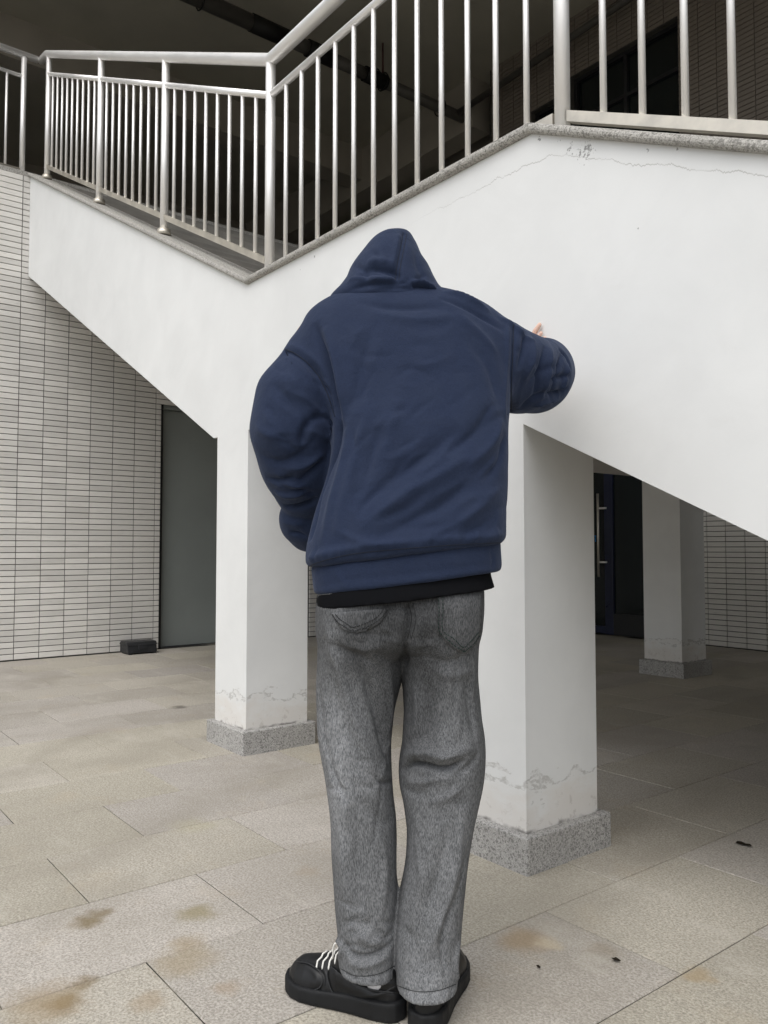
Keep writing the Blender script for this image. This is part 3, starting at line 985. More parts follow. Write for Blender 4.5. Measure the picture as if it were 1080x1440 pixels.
def polygonise(fn, lo, hi, h_, smooth=3):
    lo, hi = np.array(lo, float), np.array(hi, float)
    n = np.ceil((hi - lo) / h_).astype(int) + 1
    s_ = 5
    nc = np.ceil(n / s_).astype(int) + 1
    gi = np.indices(nc).reshape(3, -1).T
    dc = fn(lo + (gi * s_ + s_ / 2) * h_).reshape(nc)
    near = np.abs(dc) < h_ * s_ * 1.9
    val = np.where(np.repeat(np.repeat(np.repeat(dc, s_, 0), s_, 1), s_, 2)[:n[0], :n[1], :n[2]] < 0, -1.0, 1.0).astype(np.float32)
    mask = np.repeat(np.repeat(np.repeat(near, s_, 0), s_, 1), s_, 2)[:n[0], :n[1], :n[2]]
    idx = np.argwhere(mask)
    for q in range(0, len(idx), 400000):
        c = idx[q:q + 400000]
        val[c[:, 0], c[:, 1], c[:, 2]] = fn(lo + c * h_)
    neg = val < 0
    cnt = np.zeros(n - 1, np.int8)
    for a in (0, 1):
        for b in (0, 1):
            for c in (0, 1):
                cnt += neg[a:n[0] - 1 + a, b:n[1] - 1 + b, c:n[2] - 1 + c]
    act = np.argwhere((cnt > 0) & (cnt < 8))
    cid = -np.ones(n - 1, np.int64)
    cid[act[:, 0], act[:, 1], act[:, 2]] = np.arange(len(act))
    acc, num = np.zeros((len(act), 3)), np.zeros(len(act))
    offs = [(a, b, c) for a in (0, 1) for b in (0, 1) for c in (0, 1)]
    for o1 in offs:
        for ax_ in range(3):
            if o1[ax_]: continue
            o2 = list(o1); o2[ax_] = 1
            v1 = val[act[:, 0] + o1[0], act[:, 1] + o1[1], act[:, 2] + o1[2]]
            v2 = val[act[:, 0] + o2[0], act[:, 1] + o2[1], act[:, 2] + o2[2]]
            m = (v1 < 0) != (v2 < 0)
            t = np.where(m, v1 / np.where(m, v1 - v2, 1), 0)
            pt = np.array(o1, float) + t[:, None] * (np.array(o2) - np.array(o1))
            acc[m] += pt[m]
            num[m] += 1
    vert = lo + (act + acc / num[:, None]) * h_
    faces = []
    for ax_ in range(3):
        b, c = (ax_ + 1) % 3, (ax_ + 2) % 3
        sl1 = [slice(None)] * 3; sl2 = [slice(None)] * 3
        sl1[ax_] = slice(0, n[ax_] - 1); sl2[ax_] = slice(1, n[ax_])
        chg = neg[tuple(sl1)] != neg[tuple(sl2)]
        e = np.argwhere(chg)
        e = e[(e[:, b] > 0) & (e[:, c] > 0) & (e[:, b] < n[b] - 1) & (e[:, c] < n[c] - 1)]
        flip = neg[tuple(e.T)]
        q = []
        for db, dc_ in ((-1, -1), (0, -1), (0, 0), (-1, 0)):
            g = e.copy(); g[:, b] += db; g[:, c] += dc_
            q.append(cid[tuple(g.T)])
        q = np.stack(q, 1)
        q[~flip] = q[~flip][:, ::-1]
        faces.append(q)
    faces = np.concatenate(faces)
    faces = faces[(faces >= 0).all(1)]
    return relax(vert, faces, smooth), faces


def relax(v, f, it, lam=0.5):
    if it <= 0: return v
    e = np.concatenate([f[:, [0, 1]], f[:, [1, 2]], f[:, [2, 3]], f[:, [3, 0]]])
    deg = np.bincount(e.ravel(), minlength=len(v)).astype(float)[:, None]
    v = v.copy()
    for k_ in range(it):
        s_ = np.zeros_like(v)
        for a in range(3):
            s_[:, a] = np.bincount(e[:, 0], v[e[:, 1], a], len(v)) + np.bincount(e[:, 1], v[e[:, 0], a], len(v))
        w = lam if k_ % 2 == 0 else -lam * 1.02 if it > 2 else lam
        v += w * (s_ / np.maximum(deg, 1) - v)
    return v


def vnormals(v, f):
    n = np.cross(v[f[:, 2]] - v[f[:, 0]], v[f[:, 3]] - v[f[:, 1]])
    out = np.zeros_like(v)
    for k_ in range(4):
        for a in range(3):
            out[:, a] += np.bincount(f[:, k_], n[:, a], len(v))
    return out / (np.linalg.norm(out, axis=1, keepdims=True) + 1e-12)


class Cast:
    """finds points of a garment seen from the survey point"""
    def __init__(self, v, f):
        self.t = BVHTree.FromPolygons([tuple(q) for q in v], [tuple(int(i) for i in q) for q in f])
        self.o = Vector(EYE_L)

    def __call__(self, u, v):
        d = Vector(L(u, v, 1.0) - EYE_L).normalized()
        hit = self.t.ray_cast(self.o, d)
        if hit[0] is not None:
            return np.array(hit[0]), np.array(hit[1])
        # off the edge: closest point to the line of sight
        hit = self.t.find_nearest(self.o + d * 1.95)
        return np.array(hit[0]), np.array(hit[1])


def catmull(pts, per=8):
    pts = np.array(pts, float)
    if len(pts) < 3: 
        t = np.linspace(0, 1, per + 1)[:, None]
        return pts[0] * (1 - t) + pts[-1] * t
    q = np.vstack([2 * pts[0] - pts[1], pts, 2 * pts[-1] - pts[-2]])
    out = []
    for i in range(1, len(q) - 2):
        for t in np.linspace(0, 1, per, endpoint=False):
            out.append(0.5 * ((2 * q[i]) + (-q[i - 1] + q[i + 1]) * t + (2 * q[i - 1] - 5 * q[i] + 4 * q[i + 1] - q[i + 2]) * t * t + (-q[i - 1] + 3 * q[i] - 3 * q[i + 1] + q[i + 2]) * t**3))
    out.append(q[-2])
    return np.array(out)


def apply_strokes(v, f, strokes, cast):
    """stroke = (points, width, height[, taper]) ; height < 0 is a crease, > 0 a raised fold"""
    n = vnormals(v, f)
    disp = np.zeros(len(v))
    for st in strokes:
        pts, w, hgt = st[0], st[1], st[2]
        tap = st[3] if len(st) > 3 else 0.3
        uv = catmull(pts, 6)
        P3, N3 = zip(*[cast(a, b) for a, b in uv])
        P3, N3 = np.array(P3), np.array(N3)
        lo, hi = P3.min(0) - 3 * w, P3.max(0) + 3 * w
        m = np.where(((v > lo) & (v < hi)).all(1))[0]
        if not len(m): continue
        q = v[m]
        best = np.full(len(m), 1e9); bt = np.zeros(len(m)); bn = np.zeros(len(m), int)
        seg = len(P3) - 1
        for k_ in range(seg):
            a, b = P3[k_], P3[k_ + 1]
            ab = b - a
            t = np.clip(((q - a) @ ab) / (ab @ ab + 1e-12), 0, 1)
            d = np.linalg.norm(q - (a + t[:, None] * ab), axis=1)
            up = d < best
            best[up] = d[up]; bt[up] = (k_ + t[up]) / seg; bn[up] = k_
        fac = np.exp(-(best / w) ** 1.6)
        if tap > 0:
            fac *= np.clip(np.minimum(bt, 1 - bt) / tap, 0, 1) ** 0.7
        fac *= np.clip((n[m] * N3[bn]).sum(1) * 2 + 0.2, 0, 1)
        disp[m] += hgt * fac
    return v + n * disp[:, None]


def wrinkle(v, f, amp, scale, seed=0, aniso=(1, 1, 1)):
    r = np.random.RandomState(seed)
    n = vnormals(v, f)
    d = np.zeros(len(v))
    for o in range(3):
        for _ in range(5):
            k_ = r.normal(size=3); k_ = k_ / np.linalg.norm(k_) * scale * (1.7 ** o) * np.array(aniso)
            d += np.sin(v @ k_ + r.uniform(0, 6.28) + 1.3 * np.sin(v @ (k_[[1, 2, 0]] * 0.6) + r.uniform(0, 6.28))) / (1.8 ** o)
    return v + n * (amp * d / 4)[:, None]


def cloth_obj(name, v, f, mat, parent):
    me = bpy.data.meshes.new(name)
    me.vertices.add(len(v)); me.loops.add(f.size); me.polygons.add(len(f))
    me.vertices.foreach_set('co', v.astype(np.float32).ravel())
    me.loops.foreach_set('vertex_index', f.astype(np.int32).ravel())
    me.polygons.foreach_set('loop_start', np.arange(0, f.size, 4, dtype=np.int32))
    me.polygons.foreach_set('loop_total', np.full(len(f), 4, np.int32))
    me.update(calc_edges=True)
    me.polygons.foreach_set('use_smooth', [True] * len(f))
    me.materials.append(mat)
    me.validate()
    o = bpy.data.objects.new(name, me)
    o.parent = parent
    COL.objects.link(o)
    return o


def local_tube(name, pts, rad, mat, parent, seg=8):
    bm = bmesh.new()
    bm_tube(bm, [Vector(p) for p in pts], rad, seg)
    me = bpy.data.meshes.new(name)
    bm.to_mesh(me); bm.free()
    me.materials.append(mat)
    o = bpy.data.objects.new(name, me)
    o.parent = parent
    COL.objects.link(o)
    return o


# ---- cloth, skin and leather
s = NT('navy_fleece', 0.88, 0.2)
P = s.obj()
w1 = s.noise(P, 420, 2, 0.6)
w2 = s.noise(P, 16, 5, 0.62)
w3 = s.noise(P, 45, 4, 0.6)
c = s.mix(s.ramp(w1, 0.3, 0.7), (0.0125, 0.0200, 0.0455), (0.0175, 0.0275, 0.0600))
c = s.mix(s.ramp(w2, 0.35, 0.7, 0, 0.35), c, (0.021, 0.030, 0.058))
s.p.inputs['Sheen Weight'].default_value = 0.10
s.p.inputs['Sheen Roughness'].default_value = 0.5
s.p.inputs['Sheen Tint'].default_value = (0.55, 0.65, 0.9, 1)
hgt = s.math('ADD', s.math('MULTIPLY', w1, 0.10), s.math('ADD', s.math('MULTIPLY', w2, 1.0), s.math('MULTIPLY', w3, 0.28)))
MAT['fleece'] = s.set(c, normal=s.bump(hgt, 0.38, 0.012))
MAT['tee'] = plain('black_jersey', (0.005, 0.0053, 0.0065), 0.95, spec=0.08, scale=30)
s = NT('grey_denim', 0.9, 0.15)
P = s.obj()
st = s.noise(s.map(P, (560, 560, 120)), 1.0, 3, 0.7)
st2 = s.noise(s.map(P, (60, 60, 26)), 2.2, 6, 0.8)
fade = s.noise(s.map(P, (6, 6, 3.0)), 1.0, 4, 0.6)
k = s.math('ADD', s.math('MULTIPLY', st, 0.74), s.math('MULTIPLY', st2, 0.26))
c = s.mix(s.ramp(k, 0.35, 0.65), (0.056, 0.059, 0.062), (0.195, 0.199, 0.206))
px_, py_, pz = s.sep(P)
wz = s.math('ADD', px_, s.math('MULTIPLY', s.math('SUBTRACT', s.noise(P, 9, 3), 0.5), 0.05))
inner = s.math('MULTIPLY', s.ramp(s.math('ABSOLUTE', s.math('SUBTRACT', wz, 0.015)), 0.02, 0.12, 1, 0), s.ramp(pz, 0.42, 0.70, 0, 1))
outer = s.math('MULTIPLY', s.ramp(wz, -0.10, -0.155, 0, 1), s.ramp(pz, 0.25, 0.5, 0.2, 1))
# fold shading painted in: darker seat and inner thighs, lighter left outer leg, shins
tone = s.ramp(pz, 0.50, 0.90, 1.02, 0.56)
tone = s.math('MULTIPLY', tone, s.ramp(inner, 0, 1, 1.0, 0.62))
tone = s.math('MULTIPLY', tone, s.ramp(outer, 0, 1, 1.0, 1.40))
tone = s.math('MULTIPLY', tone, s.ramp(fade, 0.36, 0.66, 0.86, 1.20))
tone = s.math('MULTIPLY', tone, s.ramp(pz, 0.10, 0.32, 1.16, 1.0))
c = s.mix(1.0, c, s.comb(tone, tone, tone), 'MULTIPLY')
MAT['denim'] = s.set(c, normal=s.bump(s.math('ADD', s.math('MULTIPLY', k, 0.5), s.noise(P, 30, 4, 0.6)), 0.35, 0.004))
MAT['thread'] = plain('dark_thread', (0.012, 0.013, 0.014), 0.8)
MAT['thread_green'] = plain('green_tinged_thread', (0.008, 0.022, 0.017), 0.8)
s = NT('black_leather', 0.42, 0.30)
P = s.obj()
nz = s.noise(P, 14, 4, 0.6)
gr_ = s.voro(P, 420)
MAT['leather'] = s.set(s.mix(s.ramp(nz, 0.3, 0.7), (0.006, 0.0063, 0.0070), (0.012, 0.0124, 0.0135)), s.ramp(nz, 0.3, 0.7, 0.28, 0.44),
                       s.bump(s.math('ADD', s.math('MULTIPLY', gr_, 0.25), s.noise(P, 60, 3)), 0.18, 0.002))
MAT['rubber'] = plain('black_rubber', (0.011, 0.0115, 0.0125), 0.6, spec=0.25, scale=40, bump=0.1)
MAT['lace'] = plain('white_lace', (0.78, 0.77, 0.73), 0.85, var=0.06, scale=200)
MAT['sock'] = plain('pale_sock', (0.55, 0.55, 0.58), 0.95, scale=120, bump=0.3)
s = NT('skin', 0.5, 0.4)
P = s.obj()
s.p.inputs['Subsurface Weight'].default_value = 0.08
s.p.inputs['Subsurface Radius'].default_value = (0.01, 0.004, 0.002)
MAT['skin'] = s.set(s.mix(s.ramp(s.noise(P, 40, 4), 0.3, 0.7), (0.66, 0.44, 0.35), (0.74, 0.52, 0.43)))
MAT['hair'] = plain('black_hair', (0.012, 0.010, 0.009), 0.5, scale=60)

person = empty('person', P0, 'person in navy hoodie with hood up, back to us, one arm against the wall', 'person', rz=YAW)

# ---- joints
SH_L, EL_L, WR_L = L(447, 482, 2.05), L(410, 600, 2.02), L(446, 745, 2.20)
SH_R, EL_R, WR_R = L(668, 492, 2.05), L(750, 527, 2.24), L(744, 527, 2.52)
HIP = L(562, 850, 1.91)


def to_local(w):
    q = np.array(w, float) - np.array(P0)
    return np.array([q @ BX, q @ BY, q[2]])


# ---- body: one continuous surface with head, hands and feet
hc = L(549, 404, 2.130)
ct, st_ = math.cos(-0.45), math.sin(-0.45)
HR_ = np.array([[1, 0, 0], [0, ct, -st_], [0, st_, ct]])       # head bowed forward


def hp_(x, y, z):
    return hc + HR_ @ np.array([x, y, z])


wallx = np.array([BX[0], BY[0], 0.0])                           # world +X in the person's axes
wally = np.array([BX[1], BY[1], 0.0])                           # into the wall
palm = to_local((-1.785, 2.018 - 0.019, 1.668))
upv = np.array([0, 0, 1.0])
hand_parts = []


def finger(base, d1, lens, r0, bend):
    pts = [(base, r0)]
    p = base.copy(); d = d1 / np.linalg.norm(d1)
    for i, l_ in enumerate(lens):
        p = p + d * l_
        pts.append((p.copy(), r0 * (0.93 - 0.09 * i)))
        d = d + bend; d = d / np.linalg.norm(d)
    return cone_chain(pts, 0.004)


def make_hand(c, fd, sd, nd, bend, thumb_dir, curl=1.0):
    """c palm centre, fd fingers' direction, sd towards the thumb side, nd palm's facing direction"""
    out = [ellip(c - fd * 0.004, (0.042, 0.040, 0.0155), np.stack([fd, sd, nd], 1))]
    for off, ln, r0 in ((0.030, (0.040, 0.026, 0.020), 0.0088), (0.010, (0.044, 0.029, 0.021), 0.0092),
                        (-0.011, (0.041, 0.027, 0.020), 0.0088), (-0.030, (0.032, 0.020, 0.017), 0.0078)):
        kk = 1.0 if off > 0.02 else curl
        out.append(finger(c + fd * 0.030 + sd * off, fd + sd * off * 2.5, tuple(q * kk for q in ln), r0 * (1.12 if off > 0.02 else 1.0), bend))
    out.append(finger(c - fd * 0.022 + sd * 0.020, thumb_dir, (0.040, 0.036, 0.028), 0.0120, bend * 0.2))
    return out


fdir = wallx * 0.65 + upv * 0.75; fdir /= np.linalg.norm(fdir)
sdir = -wallx * 0.75 + upv * 0.65; sdir /= np.linalg.norm(sdir)
handR = make_hand(palm, fdir, sdir, wally, wally * 0.10, -wallx * 0.27 + upv * 0.92 - wally * 0.02, 0.72)
pl = L(488, 752, 2.225)
handL = make_hand(pl, np.array([0.92, 0.1, -0.35]) / 0.99, np.array([0.33, 0.05, 0.94]), np.array([0.05, -1.0, 0.05]), np.array([0, -0.25, 0]), np.array([0.7, -0.1, 0.6]))
KN_L, KN_R = L(508, 1120, 1.90), L(620, 1095, 1.885)
fl_dir = np.array([-0.143, 0.073, 0]) / np.hypot(0.143, 0.073)
fr_dir = np.array([math.sin(R_(17)), math.cos(R_(17)), 0])
_near = to_local((-1.620, 1.039, 0))
FL = _near + np.array([0.073, 0.143, 0]) / 0.1606 * 0.050 - fl_dir * 0.247 + np.array([-0.018, 0.006, 0])       # heel of the left foot
FR = np.array([(L(602, 1440, 1.742))[0] - 0.012, (L(602, 1440, 1.742))[1], 0.0])
AN_L, AN_R = FL + fl_dir * 0.075 + np.array([0, 0, 0.13]), FR + fr_dir * 0.075 + np.array([0, 0, 0.13])
parts = [ellip(hc + HR_ @ np.array([0, -0.008, 0.03]), (0.074, 0.094, 0.092), HR_), ellip(hp_(0, 0.022, -0.035), (0.060, 0.072, 0.082), HR_),
         ellip(hp_(0, 0.078, -0.088), (0.028, 0.022, 0.020), HR_),
         cone_chain([(hp_(0, 0.088, 0.012), 0.008), (hp_(0, 0.106, -0.026), 0.013), (hp_(0, 0.092, -0.036), 0.012)], 0.008),
         cone_chain([(hp_(-0.02, 0.088, -0.062), 0.006), (hp_(0, 0.094, -0.060), 0.009), (hp_(0.02, 0.088, -0.062), 0.006)], 0.004),
         cone_chain([(hp_(-0.045, 0.074, 0.022), 0.008), (hp_(-0.016, 0.086, 0.018), 0.008), (hp_(0.016, 0.086, 0.018), 0.008), (hp_(0.045, 0.074, 0.022), 0.008)], 0.006),
         ellip(hp_(-0.075, -0.005, -0.015), (0.012, 0.020, 0.030), HR_), ellip(hp_(0.075, -0.005, -0.015), (0.012, 0.020, 0.030), HR_)]
limbs = [cone_chain([(hp_(0, -0.015, -0.05), 0.056), (L(556, 435, 2.075), 0.060)], 0.02),
         cone_chain([(L(556, 470, 2.07), 0.095), (L(560, 620, 1.99), 0.120), (L(562, 740, 1.93), 0.105), (HIP, 0.115)], 0.03),
         cone_chain([(L(500, 466, 2.06), 0.080), (L(620, 470, 2.06), 0.080)], 0.03),
         cone_chain([(L(480, 472, 2.06), 0.066), (SH_L, 0.056), (EL_L, 0.044), (L(432, 690, 2.10), 0.042), (WR_L, 0.030), (pl, 0.022)], 0.02),
         cone_chain([(L(630, 476, 2.06), 0.066), (SH_R, 0.056), (EL_R, 0.044), (EL_R * 0.6 + WR_R * 0.4, 0.043), (WR_R, 0.029), (palm, 0.020)], 0.02),
         cone_chain([(L(512, 880, 1.905), 0.072), (KN_L, 0.052), (L(514, 1210, 1.885), 0.052), (AN_L, 0.026), (FL + fl_dir * 0.07 + [0, 0, 0.070], 0.026)], 0.02),
         cone_chain([(L(620, 880, 1.90), 0.072), (KN_R, 0.052), (L(612, 1210, 1.865), 0.052), (AN_R, 0.026), (FR + fr_dir * 0.07 + [0, 0, 0.070], 0.026)], 0.02),
         cone_chain([(FL + fl_dir * 0.05 + [0, 0, 0.056], 0.021), (FL + fl_dir * 0.15 + [0, 0, 0.055], 0.020), (FL + fl_dir * 0.225 + [0, 0, 0.050], 0.012)], 0.02),
         cone_chain([(FR + fr_dir * 0.05 + [0, 0, 0.056], 0.021), (FR + fr_dir * 0.15 + [0, 0, 0.055], 0.020), (FR + fr_dir * 0.225 + [0, 0, 0.050], 0.012)], 0.02)]


def body_fn(p):
    d = None
    for g in limbs:
        q = g(p); d = q if d is None else smin(d, q, 0.025)
    e = None
    for g in parts:
        q = g(p); e = q if e is None else smin(e, q, 0.010)
    e = smax(e, -np.minimum(ellip(hp_(-0.031, 0.094, 0.002), (0.014, 0.012, 0.008), HR_)(p), ellip(hp_(0.031, 0.094, 0.002), (0.014, 0.012, 0.008), HR_)(p)), 0.006)
    d = smin(d, e, 0.02)
    for hh in (handR, handL):
        e = hh[0](p)
        for g in hh[1:]:
            e = smin(e, g(p), 0.005)
        d = smin(d, e, 0.010)
    return d


bv, bf = polygonise(body_fn, (-0.50, -0.25, 0.0), (0.62, 0.85, 1.92), 0.0042, 4)
body = cloth_obj('body', bv, bf, MAT['skin'], person)
hair_fn = lambda p: smax(ellip(hc + HR_ @ np.array([0, -0.014, 0.034]), (0.083, 0.100, 0.097), HR_)(p), ((p - hp_(0, 0.035, 0.0)) @ HR_) @ np.array([0, 0.8, -0.6]), 0.01)
hv, hf = polygonise(hair_fn, hc - 0.16, hc + 0.16, 0.006, 2)
cloth_obj('hair', wrinkle(hv, hf, 0.003, 120, 3), hf, MAT['hair'], person)

# ---- hoodie
torso = Loft([(408, 515, 610, 2.085, 0.066, 0.075), (420, 474, 652, 2.078, 0.104, 0.100), (436, 444, 686, 2.07, 0.128, 0.120), (462, 424, 706, 2.055, 0.142, 0.14),
              (500, 425, 714, 2.035, 0.152, 0.155), (550, 446, 717, 2.01, 0.156, 0.165), (600, 468, 714, 1.985, 0.158, 0.175), (650, 464, 712, 1.965, 0.160, 0.185),
              (700, 450, 711, 1.948, 0.163, 0.19), (745, 437, 710, 1.935, 0.166, 0.195), (780, 430, 709, 1.928, 0.166, 0.195), (800, 430, 709, 1.925, 0.162, 0.19), (830, 433, 706, 1.92, 0.155, 0.18)],
             n=2.5, zb=L(570, 781, 1.928)[2], tilt_b=0.128, rnd=0.022)
sleeve_l = cone_chain([(L(476, 490, 2.06), 0.084), (L(449, 508, 2.045), 0.084), (L(420, 562, 2.025), 0.101), (L(413, 605, 2.02), 0.103), (L(422, 650, 2.055), 0.096), (L(432, 688, 2.095), 0.084)], 0.03)
sleeve_l2 = cone_chain([(L(432, 688, 2.095), 0.080), (L(438, 708, 2.125), 0.062), (L(440, 722, 2.15), 0.060)], 0.01)
cuff_l = cone_chain([(L(432, 730, 2.14), 0.075), (L(440, 740, 2.165), 0.070), (L(458, 752, 2.20), 0.050)], 0.012)
sleeve_r = cone_chain([(L(640, 480, 2.06), 0.105), (L(690, 512, 2.075), 0.112), (L(728, 524, 2.13), 0.100), (L(752, 528, 2.205), 0.096), (L(760, 524, 2.26), 0.088), (L(758, 525, 2.36), 0.078), (L(756, 524, 2.43), 0.066)], 0.03)


def hoodie_fn(p):
    d = smin(torso(p), smin(sleeve_l(p), sleeve_l2(p), 0.010), 0.018)
    d = smin(d, cuff_l(p), 0.006)
    return smin(d, sleeve_r(p), 0.030)


jv, jf = polygonise(hoodie_fn, (-0.42, -0.22, 0.90), (0.60, 0.70, 1.80), 0.0050, 4)
jc = Cast(jv, jf)
H = []
# crease between the left sleeve and the back, then the side of the body hanging over the forearm
H += [([(441, 455), (452, 488), (464, 530), (474, 570), (479, 596)], 0.014, -0.014), ([(479, 590), (474, 622), (462, 660), (447, 710), (434, 762)], 0.013, -0.016, 0.12)]
H += [([(455, 460), (468, 500), (480, 550), (490, 600)], 0.016, 0.009), ([(494, 590), (486, 640), (470, 700), (452, 765)], 0.018, 0.008)]
# armhole seams
H += [([(398, 492), (418, 500), (440, 519), (458, 548), (471, 586)], 0.0055, -0.0055, 0.05), ([(402, 484), (424, 492), (448, 512), (466, 542), (478, 576)], 0.007, 0.003, 0.1),
      ([(398, 500), (414, 509), (434, 528), (450, 556)], 0.008, 0.003, 0.1)]
H += [([(722, 456), (721, 500), (719, 545), (719, 584)], 0.0050, -0.0045, 0.05), ([(714, 454), (713, 500), (711, 545), (710, 590)], 0.008, 0.003, 0.1)]
# soft drag lines on the back
H += [([(648, 600), (600, 640), (545, 678), (498, 722)], 0.020, -0.0075), ([(676, 632), (618, 668), (560, 702), (505, 745)], 0.018, 0.0070),
      ([(694, 655), (640, 697), (585, 728), (530, 757)], 0.018, -0.0075), ([(702, 690), (655, 728), (600, 755)], 0.015, 0.0055),
      ([(700, 722), (670, 745), (640, 760)], 0.012, -0.0045), ([(520, 560), (506, 620), (488, 690), (468, 765)], 0.018, 0.006),
      ([(535, 600), (520, 650), (505, 700)], 0.016, -0.005), ([(505, 470), (512, 520), (502, 580)], 0.018, -0.005), ([(560, 560), (548, 610), (535, 650)], 0.02, 0.004),
      ([(500, 425), (560, 434), (630, 432)], 0.012, -0.004), ([(520, 440), (580, 450), (650, 446)], 0.014, 0.0035),
      ([(655, 470), (690, 520), (705, 575)], 0.018, -0.005), ([(640, 440), (675, 470), (700, 500)], 0.014, 0.005),
      ([(690, 575), (665, 610), (625, 640)], 0.012, -0.007), ([(708, 590), (690, 625), (655, 660)], 0.012, 0.006), ([(712, 610), (700, 650), (680, 680)], 0.010, -0.005),
      ([(600, 690), (570, 715), (520, 735)], 0.012, -0.004), ([(560, 740), (600, 742), (650, 735)], 0.010, -0.003), ([(470, 745), (520, 765), (580, 762)], 0.010, 0.004)]
# roll of cloth over the right shoulder
H += [([(622, 410), (645, 416), (664, 424), (690, 438)], 0.010, 0.008), ([(618, 420), (645, 428), (680, 446), (712, 468)], 0.009, -0.006), ([(700, 446), (716, 456), (735, 470), (752, 484)], 0.009, 0.006)]
# left sleeve: bunched folds above the cuff
H += [([(366, 640), (392, 650), (420, 640), (448, 612)], 0.012, -0.005), ([(358, 600), (380, 612), (405, 612)], 0.013, 0.004), ([(374, 672), (396, 676), (416, 668)], 0.008, -0.007),
      ([(400, 660), (430, 655), (458, 636)], 0.014, 0.006), ([(388, 692), (410, 696), (436, 690)], 0.012, 0.007), ([(398, 712), (414, 714), (434, 708), (448, 700)], 0.007, -0.012),
      ([(393, 733), (412, 736), (430, 738)], 0.010, 0.006), ([(406, 750), (418, 750), (432, 756)], 0.006, -0.006), ([(438, 588), (428, 606), (424, 630)], 0.010, -0.009), ([(450, 578), (462, 600), (468, 625)], 0.012, 0.007),
      ([(436, 590), (452, 586), (470, 598)], 0.009, -0.008), ([(378, 540), (402, 556), (418, 586)], 0.016, -0.004), ([(400, 520), (424, 548), (440, 580)], 0.016, 0.004), ([(420, 680), (440, 660), (458, 645)], 0.009, -0.007)]
# right sleeve: creases fanning out from the elbow
H += [([(790, 497), (783, 530), (772, 566)], 0.008, -0.008), ([(798, 510), (794, 535), (784, 560)], 0.007, 0.006), ([(775, 489), (772, 525), (760, 570)], 0.009, 0.006), ([(765, 486), (761, 520), (750, 560)], 0.008, -0.007),
      ([(748, 474), (748, 500), (738, 535)], 0.010, 0.006), ([(738, 464), (737, 490), (728, 520)], 0.008, -0.006), ([(730, 575), (750, 560), (775, 548)], 0.010, -0.005), ([(740, 540), (765, 520), (790, 512)], 0.010, -0.004),
      ([(785, 490), (797, 502), (803, 520)], 0.006, -0.007), ([(800, 545), (785, 552), (765, 556)], 0.006, -0.008), ([(790, 560), (772, 563), (750, 572)], 0.006, 0.007), ([(803, 528), (788, 530), (770, 536)], 0.006, -0.006)]
H = [(q[0], q[1], q[2] * (1.15 if min(w_[0] for w_ in q[0]) > 724 else 1.0)) + tuple(q[3:]) for q in H]
# ledge above the waistband
H += [([(434, 786), (470, 776), (520, 768), (600, 760), (707, 752)], 0.010, 0.0045, 0.03)]
rs = np.random.RandomState(12)


def scatter(n, x0, x1, y0, y1, ang, spread, l0, l1, amp, w0, w1):
    out = []
    for _ in range(n):
        cx_, cy_ = rs.uniform(x0, x1), rs.uniform(y0, y1)
        a = math.radians(ang + rs.uniform(-spread, spread)); l_ = rs.uniform(l0, l1) / 2
        bow = rs.uniform(-0.25, 0.25) * l_
        dx, dy = math.cos(a) * l_, -math.sin(a) * l_
        nx_, ny_ = -dy / l_ * bow, dx / l_ * bow
        out.append(([(cx_ - dx, cy_ - dy), (cx_ + nx_, cy_ + ny_), (cx_ + dx, cy_ + dy)], rs.uniform(w0, w1), rs.choice([-1, 1]) * rs.uniform(0.4, 1.0) * amp, 0.4))
    return out


H += scatter(34, 500, 700, 560, 752, 40, 14, 30, 95, 0.0030, 0.006, 0.012)
H += scatter(14, 505, 690, 445, 560, 20, 50, 30, 70, 0.0016, 0.008, 0.014)
H += scatter(12, 488, 540, 470, 700, 78, 12, 40, 100, 0.0026, 0.007, 0.012)
H += scatter(22, 378, 455, 505, 600, -48, 25, 20, 60, 0.0026, 0.006, 0.010) + scatter(16, 385, 448, 610, 705, -10, 25, 20, 55, 0.0036, 0.005, 0.009)
H += scatter(14, 730, 792, 475, 570, 82, 14, 25, 70, 0.0022, 0.005, 0.009)
for k_ in range(20):
    xx = 440 + 13.6 * k_ + rs.uniform(-4, 4)
    yb = 797 - 34 * (xx - 432) / 275
    H.append(([(xx, yb - 3), (xx + rs.uniform(-3, 5), yb - rs.uniform(14, 34))], rs.uniform(0.004, 0.007), rs.choice([-1, 1]) * rs.uniform(0.001, 0.0025), 0.3))
jv = wrinkle(jv, jf, 0.0022, 26, 5)
jv = apply_strokes(jv, jf, [(q[0], q[1] * 0.88, q[2] * 1.75) + tuple(q[3:]) for q in H], jc)
jv = relax(jv, jf, 1, 0.35)
hoodie = cloth_obj('hoodie', jv, jf, MAT['fleece'], person)
jc = Cast(jv, jf)
MAT['seam'] = plain('navy_seam', (0.010, 0.014, 0.026), 0.9)

band = Loft([(770, 440, 702, 1.928, 0.150, 0.175), (800, 439, 703, 1.925, 0.152, 0.176), (825, 441, 701, 1.92, 0.150, 0.172), (860, 446, 697, 1.915, 0.143, 0.165)],
            n=2.5, zt=L(570, 775, 1.93)[2], zb=L(570, 819, 1.92)[2], tilt_t=0.128, tilt_b=0.128, rnd=0.012)
v_, f_ = polygonise(band, (-0.35, -0.25, 0.85), (0.40, 0.32, 1.12), 0.0050, 3)
bc = Cast(v_, f_)
v_ = apply_strokes(wrinkle(v_, f_, 0.0015, 30, 9), f_, [([(445, 826), (500, 815), (570, 808), (698, 793)], 0.008, -0.002, 0.02), ([(440, 800), (500, 788), (570, 781), (700, 768)], 0.006, -0.004, 0.02),
                                ([(470, 800), (480, 815), (490, 830)], 0.01, 0.003), ([(690, 775), (694, 790), (692, 802)], 0.006, -0.004)], bc)
